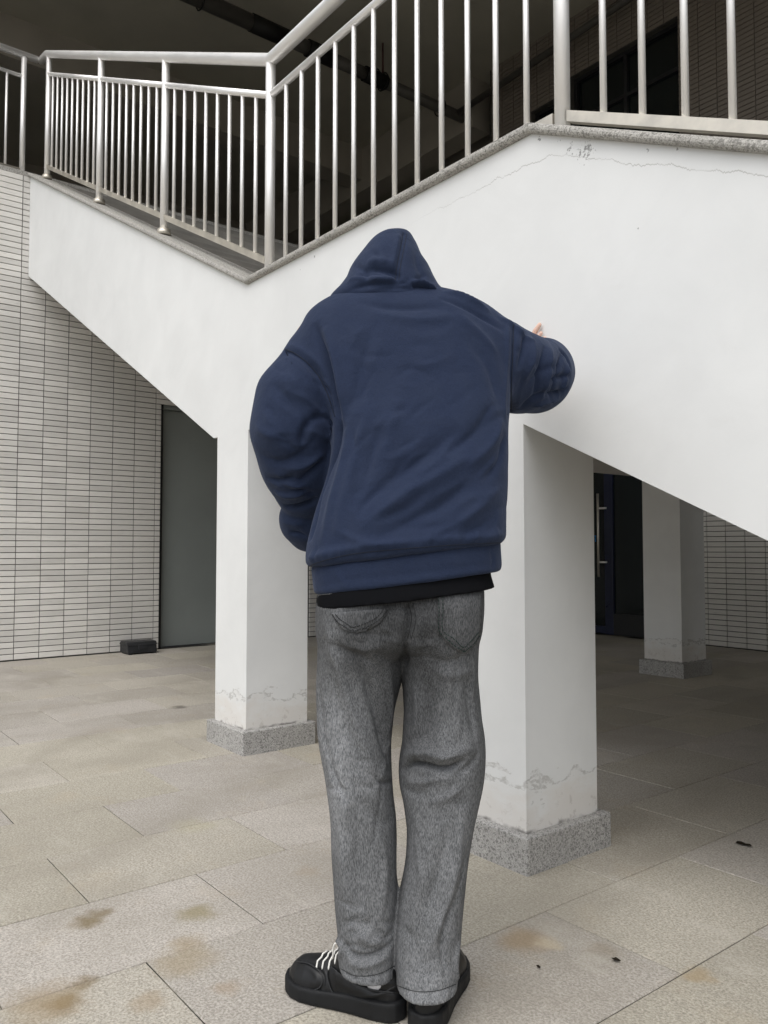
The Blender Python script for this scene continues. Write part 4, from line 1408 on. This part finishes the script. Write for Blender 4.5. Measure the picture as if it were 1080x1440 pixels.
cloth_obj('hem_band', v_, f_, MAT['fleece'], hoodie)
cuff = cone_chain([(L(756, 524, 2.41), 0.055), (L(753, 523, 2.49), 0.044)], 0.01)
v_, f_ = polygonise(cuff, L(755, 523, 2.45) - 0.13, L(755, 523, 2.45) + 0.13, 0.005, 3)
cloth_obj('cuff', v_, f_, MAT['fleece'], hoodie)

hood_o = Loft([(322, 539, 574, 2.110, 0.050, 0.09), (330, 530, 579, 2.108, 0.074, 0.11), (340, 524, 582, 2.104, 0.086, 0.12), (350, 516, 587, 2.100, 0.100, 0.13), (364, 505, 593, 2.095, 0.116, 0.14), (380, 493, 603, 2.090, 0.126, 0.14),
               (396, 485, 611, 2.085, 0.131, 0.135), (410, 474, 620, 2.080, 0.134, 0.13), (422, 462, 632, 2.075, 0.134, 0.12), (440, 462, 640, 2.07, 0.12, 0.10)], n=2.15, rnd=0.02, zt=L(560, 335, 2.11)[2], tilt_t=0.10)


def hood_fn(p):
    d = hood_o(p)
    inner = d + 0.014
    openf = ellip(hp_(0, 0.13, -0.025), (0.076, 0.12, 0.105), HR_)(p)
    d = smax(d, -smin(np.maximum(inner, (hp_(0, 0, -0.13)[2] - p[:, 2])), openf, 0.01), 0.008)
    return d


v_, f_ = polygonise(hood_fn, L(548, 450, 2.09) - np.array([0.2, 0.22, 0.02]), L(548, 318, 2.10) + np.array([0.2, 0.25, 0.03]), 0.0045, 4)
hcst = Cast(v_, f_)
v_ = apply_strokes(wrinkle(v_, f_, 0.0020, 40, 11), f_, [(q[0], q[1], q[2] * 1.45) + tuple(q[3:]) for q in [
    ([(567, 326), (563, 350), (558, 375), (556, 396)], 0.0035, -0.0042, 0.03), ([(571, 328), (568, 350), (563, 375), (560, 396)], 0.0030, -0.0030, 0.03), ([(562, 328), (557, 352), (552, 378)], 0.006, 0.003, 0.1),
    ([(508, 382), (530, 378), (552, 384), (566, 390)], 0.009, -0.010), ([(515, 370), (535, 366), (555, 370)], 0.012, 0.006), ([(515, 393), (540, 393), (560, 392)], 0.008, 0.007),
    ([(490, 408), (520, 400), (550, 398), (578, 397)], 0.007, -0.008), ([(575, 392), (592, 398), (606, 405), (614, 412)], 0.007, 0.012), ([(578, 400), (594, 406), (610, 414)], 0.006, -0.014),
    ([(520, 352), (532, 360), (538, 380)], 0.008, -0.004), ([(585, 350), (588, 372), (596, 390)], 0.010, -0.004), ([(500, 390), (520, 385), (540, 388)], 0.006, -0.004),
    ([(498, 372), (512, 382), (520, 398)], 0.007, -0.005), ([(536, 340), (545, 356), (548, 372)], 0.008, -0.003), ([(600, 385), (588, 392), (572, 394)], 0.006, -0.006), ([(488, 398), (500, 392), (516, 392)], 0.006, 0.005), ([(530, 408), (560, 405), (590, 408)], 0.007, -0.005)]], hcst)
v_ = relax(v_, f_, 1, 0.3)
cloth_obj('hood', v_, f_, MAT['fleece'], hoodie)
hcst = Cast(v_, f_)

# ---- black tee showing below the hoodie
tee = Loft([(780, 458, 686, 1.925, 0.128, 0.15), (812, 455, 690, 1.918, 0.134, 0.155), (835, 447, 697, 1.915, 0.148, 0.165), (880, 446, 699, 1.91, 0.158, 0.16)], n=2.5,
           zt=L(570, 800, 1.92)[2], zb=L(570, 840, 1.92)[2], tilt_t=0.128, tilt_b=0.118, rnd=0.004)
v_, f_ = polygonise(tee, (-0.35, -0.25, 0.80), (0.40, 0.32, 1.08), 0.0050, 3)
v_ = wrinkle(v_, f_, 0.0015, 34, 21)
cloth_obj('t_shirt', v_, f_, MAT['tee'], person)

# ---- jeans
leg_l = Loft([(830, 452, 568, 1.905, 0.112), (880, 449, 572, 1.905, 0.120), (910, 447, 571, 1.903, 0.108, 0.112), (940, 446, 567, 1.900, 0.090, 0.112), (970, 445, 561, 1.897, 0.080, 0.108), (1000, 446, 554, 1.893, 0.078, 0.103), (1050, 450, 550, 1.89, 0.086, 0.098), (1100, 458, 552, 1.888, 0.096),
              (1150, 463, 556, 1.882, 0.093), (1200, 466, 558, 1.875, 0.091), (1250, 470, 560, 1.868, 0.089), (1300, 474, 559, 1.86, 0.087), (1340, 476, 557, 1.853, 0.086), (1372, 477, 556, 1.848, 0.094, 0.090), (1400, 478, 556, 1.845, 0.096, 0.09)],
             n=2.3, zb=L(520, 1387, 1.765)[2], tilt_b=-0.10, rnd=0.003)
leg_r = Loft([(830, 560, 677, 1.905, 0.112), (880, 561, 675, 1.903, 0.122), (910, 563, 673, 1.900, 0.112, 0.114), (940, 565, 672, 1.896, 0.096, 0.112), (970, 567, 673, 1.892, 0.088, 0.107), (1000, 568, 676, 1.888, 0.087, 0.103), (1040, 566, 681, 1.885, 0.100), (1075, 561, 682, 1.882, 0.099), (1105, 562, 678, 1.878, 0.097),
              (1130, 568, 673, 1.873, 0.096), (1160, 572, 667, 1.866, 0.094), (1200, 571, 660, 1.858, 0.091), (1240, 564, 654, 1.85, 0.088), (1280, 558, 651, 1.84, 0.086), (1340, 556, 646, 1.825, 0.084), (1400, 558, 642, 1.81, 0.094, 0.085), (1430, 558, 642, 1.805, 0.096, 0.085)],
             n=2.3, zb=L(600, 1413, 1.728)[2], tilt_b=0.02, rnd=0.003)
hips = Loft([(780, 458, 676, 1.91, 0.105), (820, 452, 677, 1.908, 0.114, 0.12), (870, 447, 676, 1.905, 0.128, 0.12), (900, 452, 668, 1.903, 0.118, 0.11), (918, 470, 650, 1.90, 0.095, 0.09)], n=2.5, rnd=0.03, zt=L(560, 800, 1.91)[2])


def jeans_fn(p):
    d = np.minimum(leg_l(p), leg_r(p))
    d = smin(leg_l(p), leg_r(p), 0.006)
    return smin(d, hips(p), 0.022)


kv, kf = polygonise(jeans_fn, (-0.30, -0.25, 0.03), (0.32, 0.32, 1.08), 0.0046, 4)
kc = Cast(kv, kf)
J = [([(573, 850), (577, 872), (572, 900), (568, 935)], 0.008, -0.010, 0.05), ([(556, 855), (560, 885), (554, 920)], 0.02, 0.006), ([(592, 860), (590, 890), (586, 925)], 0.02, 0.005),
     # slanting folds down the left thigh
     ([(458, 870), (476, 940), (500, 1015), (526, 1085)], 0.016, 0.009), ([(496, 900), (516, 965), (537, 1030), (551, 1088)], 0.013, -0.012), ([(546, 930), (549, 985), (546, 1040)], 0.012, 0.006),
     ([(448, 960), (456, 1030), (470, 1095), (492, 1130)], 0.009, -0.007), ([(526, 1092), (540, 1102), (553, 1098)], 0.006, -0.007), ([(453, 1000), (460, 1050), (466, 1110)], 0.008, 0.005),
     ([(500, 1120), (530, 1150), (552, 1160)], 0.016, -0.004), ([(485, 1110), (480, 1180), (486, 1260)], 0.014, 0.005), ([(505, 1150), (502, 1220), (510, 1290)], 0.014, -0.004), ([(536, 1170), (542, 1230), (536, 1290)], 0.012, 0.004),
     # left hem stacked over the shoe
     ([(480, 1296), (505, 1300), (530, 1290)], 0.012, -0.003), ([(472, 1318), (482, 1332), (476, 1350)], 0.006, 0.008), ([(484, 1322), (492, 1340), (512, 1346), (535, 1340), (555, 1322)], 0.006, -0.011),
     ([(488, 1352), (515, 1358), (550, 1342)], 0.009, 0.006), ([(520, 1300), (540, 1318), (556, 1308)], 0.008, -0.005), ([(500, 1312), (525, 1326), (548, 1312)], 0.009, 0.005),
     # deep fold behind the right knee
     ([(563, 1084), (580, 1074), (600, 1077), (618, 1082), (636, 1080), (654, 1069)], 0.0050, -0.026, 0.25), ([(566, 1064), (592, 1058), (626, 1064), (668, 1050)], 0.013, 0.010), ([(570, 1098), (604, 1098), (640, 1094)], 0.010, 0.006),
     ([(566, 1108), (586, 1116), (602, 1112)], 0.010, -0.004), ([(640, 1092), (660, 1078), (676, 1058)], 0.008, -0.006), ([(600, 1130), (630, 1122), (652, 1104)], 0.012, 0.004),
     ([(598, 955), (610, 1000), (604, 1048)], 0.014, -0.007), ([(625, 940), (640, 990), (646, 1040)], 0.014, 0.006), ([(655, 955), (662, 1000), (668, 1040)], 0.010, -0.006), ([(583, 960), (588, 1000), (582, 1042)], 0.012, 0.006),
     ([(650, 1150), (642, 1215), (622, 1290), (598, 1345)], 0.013, 0.007), ([(632, 1160), (616, 1230), (594, 1295)], 0.013, -0.006), ([(586, 1175), (592, 1240), (578, 1310)], 0.012, 0.005),
     ([(640, 1260), (622, 1325), (630, 1382)], 0.008, -0.008), ([(648, 1320), (640, 1350), (645, 1388)], 0.007, 0.006), ([(562, 1300), (585, 1330), (592, 1372)], 0.012, -0.004),
     ([(600, 925), (630, 932), (668, 918)], 0.014, -0.005), ([(455, 900), (490, 918), (530, 934)], 0.014, -0.006), ([(480, 905), (510, 912), (545, 905)], 0.014, 0.005), ([(610, 945), (640, 950), (668, 940)], 0.014, 0.004),
     # hem seams, puckered
     ([(478, 1364), (500, 1374), (530, 1372), (556, 1360)], 0.0045, -0.0022, 0.03), ([(558, 1388), (585, 1396), (615, 1395), (641, 1386)], 0.0045, -0.0022, 0.03)]
for k_ in range(12):
    J.append(([(563 + 6.6 * k_, 1390 + 5 * math.sin(math.pi * k_ / 11)), (563 + 6.6 * k_, 1404 + 5 * math.sin(math.pi * k_ / 11))], 0.0030, -0.0022 if k_ % 2 else 0.0016, 0.2))
    J.append(([(484 + 6 * k_, 1366 + 8 * math.sin(math.pi * k_ / 11)), (484 + 6 * k_, 1378 + 8 * math.sin(math.pi * k_ / 11))], 0.0030, -0.0020 if k_ % 2 else 0.0016, 0.2))
J += scatter(16, 455, 550, 900, 1330, 84, 14, 50, 150, 0.0030, 0.005, 0.010) + scatter(16, 568, 668, 900, 1360, 96, 14, 50, 150, 0.0030, 0.005, 0.010)
J += scatter(10, 575, 660, 1030, 1130, 8, 18, 25, 60, 0.0034, 0.004, 0.008) + scatter(8, 470, 545, 1060, 1150, -12, 22, 25, 60, 0.0026, 0.005, 0.009)
J += scatter(10, 480, 550, 1270, 1350, 5, 28, 20, 50, 0.0036, 0.004, 0.007) + scatter(6, 570, 640, 1300, 1370, 20, 40, 20, 50, 0.0022, 0.005, 0.008)
J += scatter(8, 470, 560, 880, 930, -20, 20, 25, 60, 0.0026, 0.006, 0.010) + scatter(8, 580, 668, 880, 940, 20, 20, 25, 60, 0.0026, 0.006, 0.010)
kv = wrinkle(kv, kf, 0.0018, 34, 31, (1, 1, 0.7))
kv = apply_strokes(kv, kf, [(q[0], q[1] * 0.82, q[2] * 1.45) + tuple(q[3:]) for q in J], kc)
kv = relax(kv, kf, 1, 0.3)
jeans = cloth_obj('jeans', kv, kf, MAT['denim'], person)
kc = Cast(kv, kf)


def pocket(rows, thr):
    """rows = [(v, u_left, u_right)] top to bottom; a sewn-on patch following the seat"""
    nx = 14
    vs_ = []
    for (v0, a, b, va, vb) in rows:
        for i in range(nx + 1):
            t = i / nx
            p, nn = kc(a + (b - a) * t, va + (vb - va) * t + v0)
            vs_.append(p + nn * 0.0030)
    fs = []
    nr = len(rows)
    for r in range(nr - 1):
        for i in range(nx):
            k0 = r * (nx + 1) + i
            fs.append((k0, k0 + 1, k0 + nx + 2, k0 + nx + 1))
    me = bpy.data.meshes.new('back_pocket')
    bm = bmesh.new()
    bvs = [bm.verts.new(tuple(q)) for q in vs_]
    for q in fs:
        try: bm.faces.new([bvs[i] for i in q])
        except ValueError: pass
    bmesh.ops.remove_doubles(bm, verts=bm.verts, dist=0.0004)
    bmesh.ops.solidify(bm, geom=bm.faces[:], thickness=0.0028)
    bmesh.ops.recalc_face_normals(bm, faces=bm.faces)
    bm.to_mesh(me); bm.free()
    me.polygons.foreach_set('use_smooth', [True] * len(me.polygons))
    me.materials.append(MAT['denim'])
    o = bpy.data.objects.new('back_pocket', me); o.parent = jeans
    COL.objects.link(o)
    return o


def stitch(pts, mat, parent, off=0.0068, r=0.0010, gap=True, cst=None):
    """dashed row of stitches"""
    uv = catmull(pts, 14)
    bm = bmesh.new()
    P3 = []
    for a, b in uv:
        p, nn = (cst or kc)(a, b)
        P3.append(Vector(p + nn * off))
    step = 3 if gap else len(P3)
    for i in range(0, len(P3) - 2, step):
        bm_tube(bm, P3[i:i + 3] if gap else P3, r, 5)
        if not gap: break
    me = bpy.data.meshes.new('stitching')
    bm.to_mesh(me); bm.free()
    me.materials.append(mat)
    o = bpy.data.objects.new('stitching', me); o.parent = parent
    COL.objects.link(o)


pk = pocket([(22, 468, 544, 840, 834), (27, 470, 543, 841, 834), (32, 474, 542, 842, 834), (40, 482, 534, 843, 836), (46, 490, 520, 842, 839), (50, 496, 502, 840, 840)], 0)
stitch([(470, 864), (476, 874), (488, 882), (497, 886), (512, 882), (530, 874), (542, 862), (544, 848)], MAT['thread'], pk)
stitch([(474, 864), (479, 870), (489, 877), (497, 881), (511, 877), (527, 870), (538, 859), (540, 848)], MAT['thread'], pk)
pk = pocket([(4, 615, 676, 830, 828), (30, 615, 675, 830, 828), (56, 616, 674, 830, 828), (68, 626, 671, 831, 827), (78, 636, 665, 831, 829), (86, 646, 656, 830, 829)], 0)
stitch([(616, 838), (617, 862), (617, 886), (634, 902), (650, 915), (662, 905), (672, 892)], MAT['thread_green'], pk)
stitch([(622, 838), (622, 862), (622, 884), (636, 897), (650, 908), (661, 899), (670, 888)], MAT['thread_green'], pk)
for pts in ([(399, 490), (418, 499), (440, 518), (458, 548), (471, 586)], [(722, 456), (721, 500), (719, 545), (719, 582)], [(433, 797), (450, 790), (480, 782), (520, 776), (600, 769), (660, 765), (707, 763)]):
    stitch(pts, MAT['seam'], hoodie, 0.0004, 0.0011, False, jc)
for pts in ([(567, 327), (563, 350), (558, 375), (556, 394)], [(572, 329), (568, 350), (563, 375), (561, 394)]):
    stitch(pts, MAT['seam'], hoodie, 0.0003, 0.0009, False, hcst)
stitch([(574, 848), (579, 870), (573, 898)], MAT['thread'], jeans, 0.0003, 0.0009, False)
stitch([(580, 848), (585, 870), (578, 900)], MAT['thread'], jeans, 0.0003, 0.0008, False)
stitch([(479, 1362), (500, 1372), (530, 1370), (556, 1358)], MAT['thread'], jeans, 0.0003, 0.0007, False)
stitch([(559, 1386), (585, 1394), (615, 1393), (641, 1384)], MAT['thread'], jeans, 0.0003, 0.0007, False)

# ---- shoes
_u = [-0.02, 0.0, 0.010, 0.025, 0.06, 0.12, 0.165, 0.205, 0.240, 0.265, 0.285, 0.296, 0.303, 0.32]
_w = [0.000, 0.004, 0.022, 0.033, 0.039, 0.0395, 0.044, 0.0505, 0.0515, 0.046, 0.034, 0.019, 0.004, 0.0]
w_of = lambda q: np.interp(q, _u, _w)
_top = spline([0, 0.02, 0.05, 0.09, 0.12, 0.145, 0.175, 0.205, 0.235, 0.265, 0.29, 0.303], [0.098, 0.112, 0.118, 0.120, 0.126, 0.122, 0.112, 0.100, 0.091, 0.084, 0.073, 0.058])
_arch = spline([0, 0.07, 0.14, 0.2, 0.26, 0.303], [0.044, 0.043, 0.040, 0.037, 0.036, 0.041])


def shoe_fns(heel, fd):
    sd = np.array([fd[1], -fd[0], 0])

    def fr(p):
        q = p - heel
        return q @ fd, q @ sd, q[:, 2]

    def outline(u, v, grow):
        # true-ish distance to the foot outline from sampled half widths
        w = w_of((u - 0.15) * (0.1515 / (0.1515 + grow)) + 0.15) + np.where((u > -grow) & (u < 0.303 + grow), grow, 0) * np.clip((np.minimum(u + grow, 0.303 + grow - u)) / 0.012, 0, 1)
        d = (np.abs(v) - w) * 0.85
        return np.maximum(d, np.maximum(-grow - u, u - 0.303 - grow))

    def sole(p):
        u, v, w = fr(p)
        bulge = 0.0055 + 0.0022 * np.sin(np.clip(w / 0.034, 0, 1) * math.pi)
        lift = 0.006 * np.clip((u - 0.24) / 0.06, 0, 1) ** 2
        d = outline(u, v, 0.006)
        d = smax(d, w - _arch(np.clip(u, 0, 0.303)), 0.006)
        return smax(d, lift + 0.0005 - w, 0.004)

    def upper(p):
        u, v, w = fr(p)
        uc = np.clip(u, 0.0, 0.303)
        t = _top(uc)
        # section: bulges over the sole, then leans in towards the instep
        k_ = np.clip((w - 0.03) / np.maximum(t - 0.03, 0.01), 0, 1.3)
        shrink = np.where(uc < 0.15, 0.002 + 0.007 * k_ ** 1.5, 0.001 + (0.008 + 0.028 * np.clip((uc - 0.15) / 0.03, 0, 1)) * k_ ** 2.2)
        end = np.where(uc > 0.2, 0.010 * k_ ** 2, 0.014 * k_ ** 1.5)
        d = outline(u, v, 0.0) + shrink
        d = np.maximum(d, u - 0.303 + end * 2.2)
        d = np.maximum(d, -u + end)
        d = smax(d, w - t, 0.014)
        d = smax(d, 0.012 - w, 0.004)
        return d
    return sole, upper


MAT['edge'] = plain('leather_edge', (0.022, 0.023, 0.025), 0.5, spec=0.4)


def make_shoe(heel, fd, strokes_px, laces, piping):
    sole, upper = shoe_fns(heel, fd)
    c = heel + fd * 0.15
    lo, hi = c - np.array([0.21, 0.21, c[2] + 0.01]), c + np.array([0.21, 0.21, 0.16])
    v_, f_ = polygonise(upper, lo, hi, 0.0036, 4)
    cs = Cast(v_, f_)
    v_ = apply_strokes(v_, f_, strokes_px, cs)
    up_ = cloth_obj('shoe', v_, f_, MAT['leather'], person)
    v2, f2 = polygonise(sole, lo, hi, 0.0036, 3)
    so = cloth_obj('sole', v2, f2, MAT['rubber'], up_)
    # stitched groove near the foot of the sole wall: a row of small lugs
    sd = np.array([fd[1], -fd[0], 0])
    bm = bmesh.new()
    for sgn in (-1, 1):
        for k_ in range(46):
            uu = 0.012 + k_ * 0.006
            ww = float(w_of(uu)) + 0.0050
            p = heel + fd * uu + sd * sgn * ww + np.array([0, 0, 0.008 + 0.004 * max(0, (uu - 0.24) / 0.06)])
            m = Matrix(((fd[0], sd[0], 0, p[0]), (fd[1], sd[1], 0, p[1]), (0, 0, 1, p[2]), (0, 0, 0, 1)))
            r = bmesh.ops.create_cube(bm, size=1.0, matrix=m @ Matrix.Diagonal((0.0022, 0.0030, 0.0045, 1)))
    me = bpy.data.meshes.new('tread_lugs'); bm.to_mesh(me); bm.free()
    me.materials.append(MAT['rubber'])
    o = bpy.data.objects.new('tread_lugs', me); o.parent = so
    o['kind'] = 'stuff'
    COL.objects.link(o)
    up_bvh = BVHTree.FromPolygons([tuple(q) for q in v_], [tuple(int(i) for i in q) for q in f_])

    def surf(uu, vv, off):
        p = heel + fd * uu + sd * vv
        h_ = up_bvh.ray_cast(Vector((p[0], p[1], 0.3)), Vector((0, 0, -1)))
        return np.array(h_[0]) + np.array([0, 0, off]) if h_[0] is not None else np.array([p[0], p[1], 0.09])
    for pts in piping:
        uv = catmull(pts, 8)
        P3 = [Vector(q[0] + q[1] * 0.0004) for q in (cs(a, b) for a, b in uv)]
        local_tube('panel_edge', P3, 0.0016, MAT['edge'], up_, 6)
    if laces:
        for k_, uu in enumerate((0.150, 0.167, 0.184, 0.200)):
            pts = [surf(uu + 0.004 * (i % 2) + 0.010 * abs(t), t * 0.030, 0.0022) for i, t in enumerate(np.linspace(-1, 1, 9))]
            local_tube('lace', [pts[0] - np.array([0, 0, 0.006])] + pts + [pts[-1] - np.array([0, 0, 0.006])], 0.0021, MAT['lace'], up_, 7)
        for sg, ln in ((-1, 0.045), (1, 0.040), (0.3, 0.030)):
            a = surf(0.138, 0.006 * sg, 0.006)
            b = a + sd * 0.025 * sg + fd * 0.022 + np.array([0, 0, 0.012])
            cc = surf(0.170, 0.030 * sg + 0.006, 0.004)
            local_tube('lace', catmull([a, b, cc], 6), 0.0019, MAT['lace'], up_, 7)
    return up_


sh_l = [([(420, 1350), (440, 1357), (455, 1372), (452, 1390), (430, 1398), (412, 1390)], 0.0032, -0.004, 0.05), ([(424, 1356), (438, 1363), (446, 1376), (440, 1388)], 0.006, 0.0025, 0.1),
        ([(459, 1362), (462, 1382), (468, 1402)], 0.0030, -0.004, 0.05), ([(464, 1358), (495, 1380), (525, 1392), (562, 1396)], 0.0030, -0.0035, 0.05), ([(470, 1376), (500, 1394), (535, 1400)], 0.006, 0.002),
        ([(480, 1400), (512, 1402), (540, 1396), (562, 1384)], 0.0045, 0.003), ([(500, 1372), (530, 1382), (562, 1384)], 0.005, 0.003)]
make_shoe(FL, fl_dir, sh_l, True, [[(416, 1352), (436, 1356), (452, 1370), (450, 1388), (428, 1396)], [(462, 1352), (460, 1372), (464, 1388), (470, 1400)], [(466, 1360), (492, 1380), (520, 1391), (556, 1396)], [(486, 1400), (512, 1402), (538, 1396), (556, 1386)]])
sh_r = [([(648, 1385), (655, 1402), (660, 1425)], 0.0035, -0.0022, 0.05), ([(650, 1368), (662, 1385), (668, 1408)], 0.004, -0.002, 0.05), ([(570, 1412), (572, 1428), (575, 1440)], 0.003, -0.002, 0.05), ([(625, 1408), (632, 1425), (630, 1440)], 0.003, -0.002, 0.05)]
make_shoe(FR, fr_dir, sh_r, False, [[(575, 1412), (577, 1426), (580, 1438)], [(622, 1410), (628, 1424), (626, 1438)], [(648, 1378), (656, 1400), (658, 1420)]])
for (heel, fd, an) in ((FL, fl_dir, AN_L), (FR, fr_dir, AN_R)):
    q = cone_chain([(heel + fd * 0.062 + np.array([0, 0, 0.085]), 0.040), (an + np.array([0, 0, 0.02]), 0.043)], 0.01)
    c = heel + fd * 0.066 + np.array([0, 0, 0.12])
    v_, f_ = polygonise(q, c - 0.11, c + 0.14, 0.006, 2)
    cloth_obj('sock', v_, f_, MAT['sock'], person)
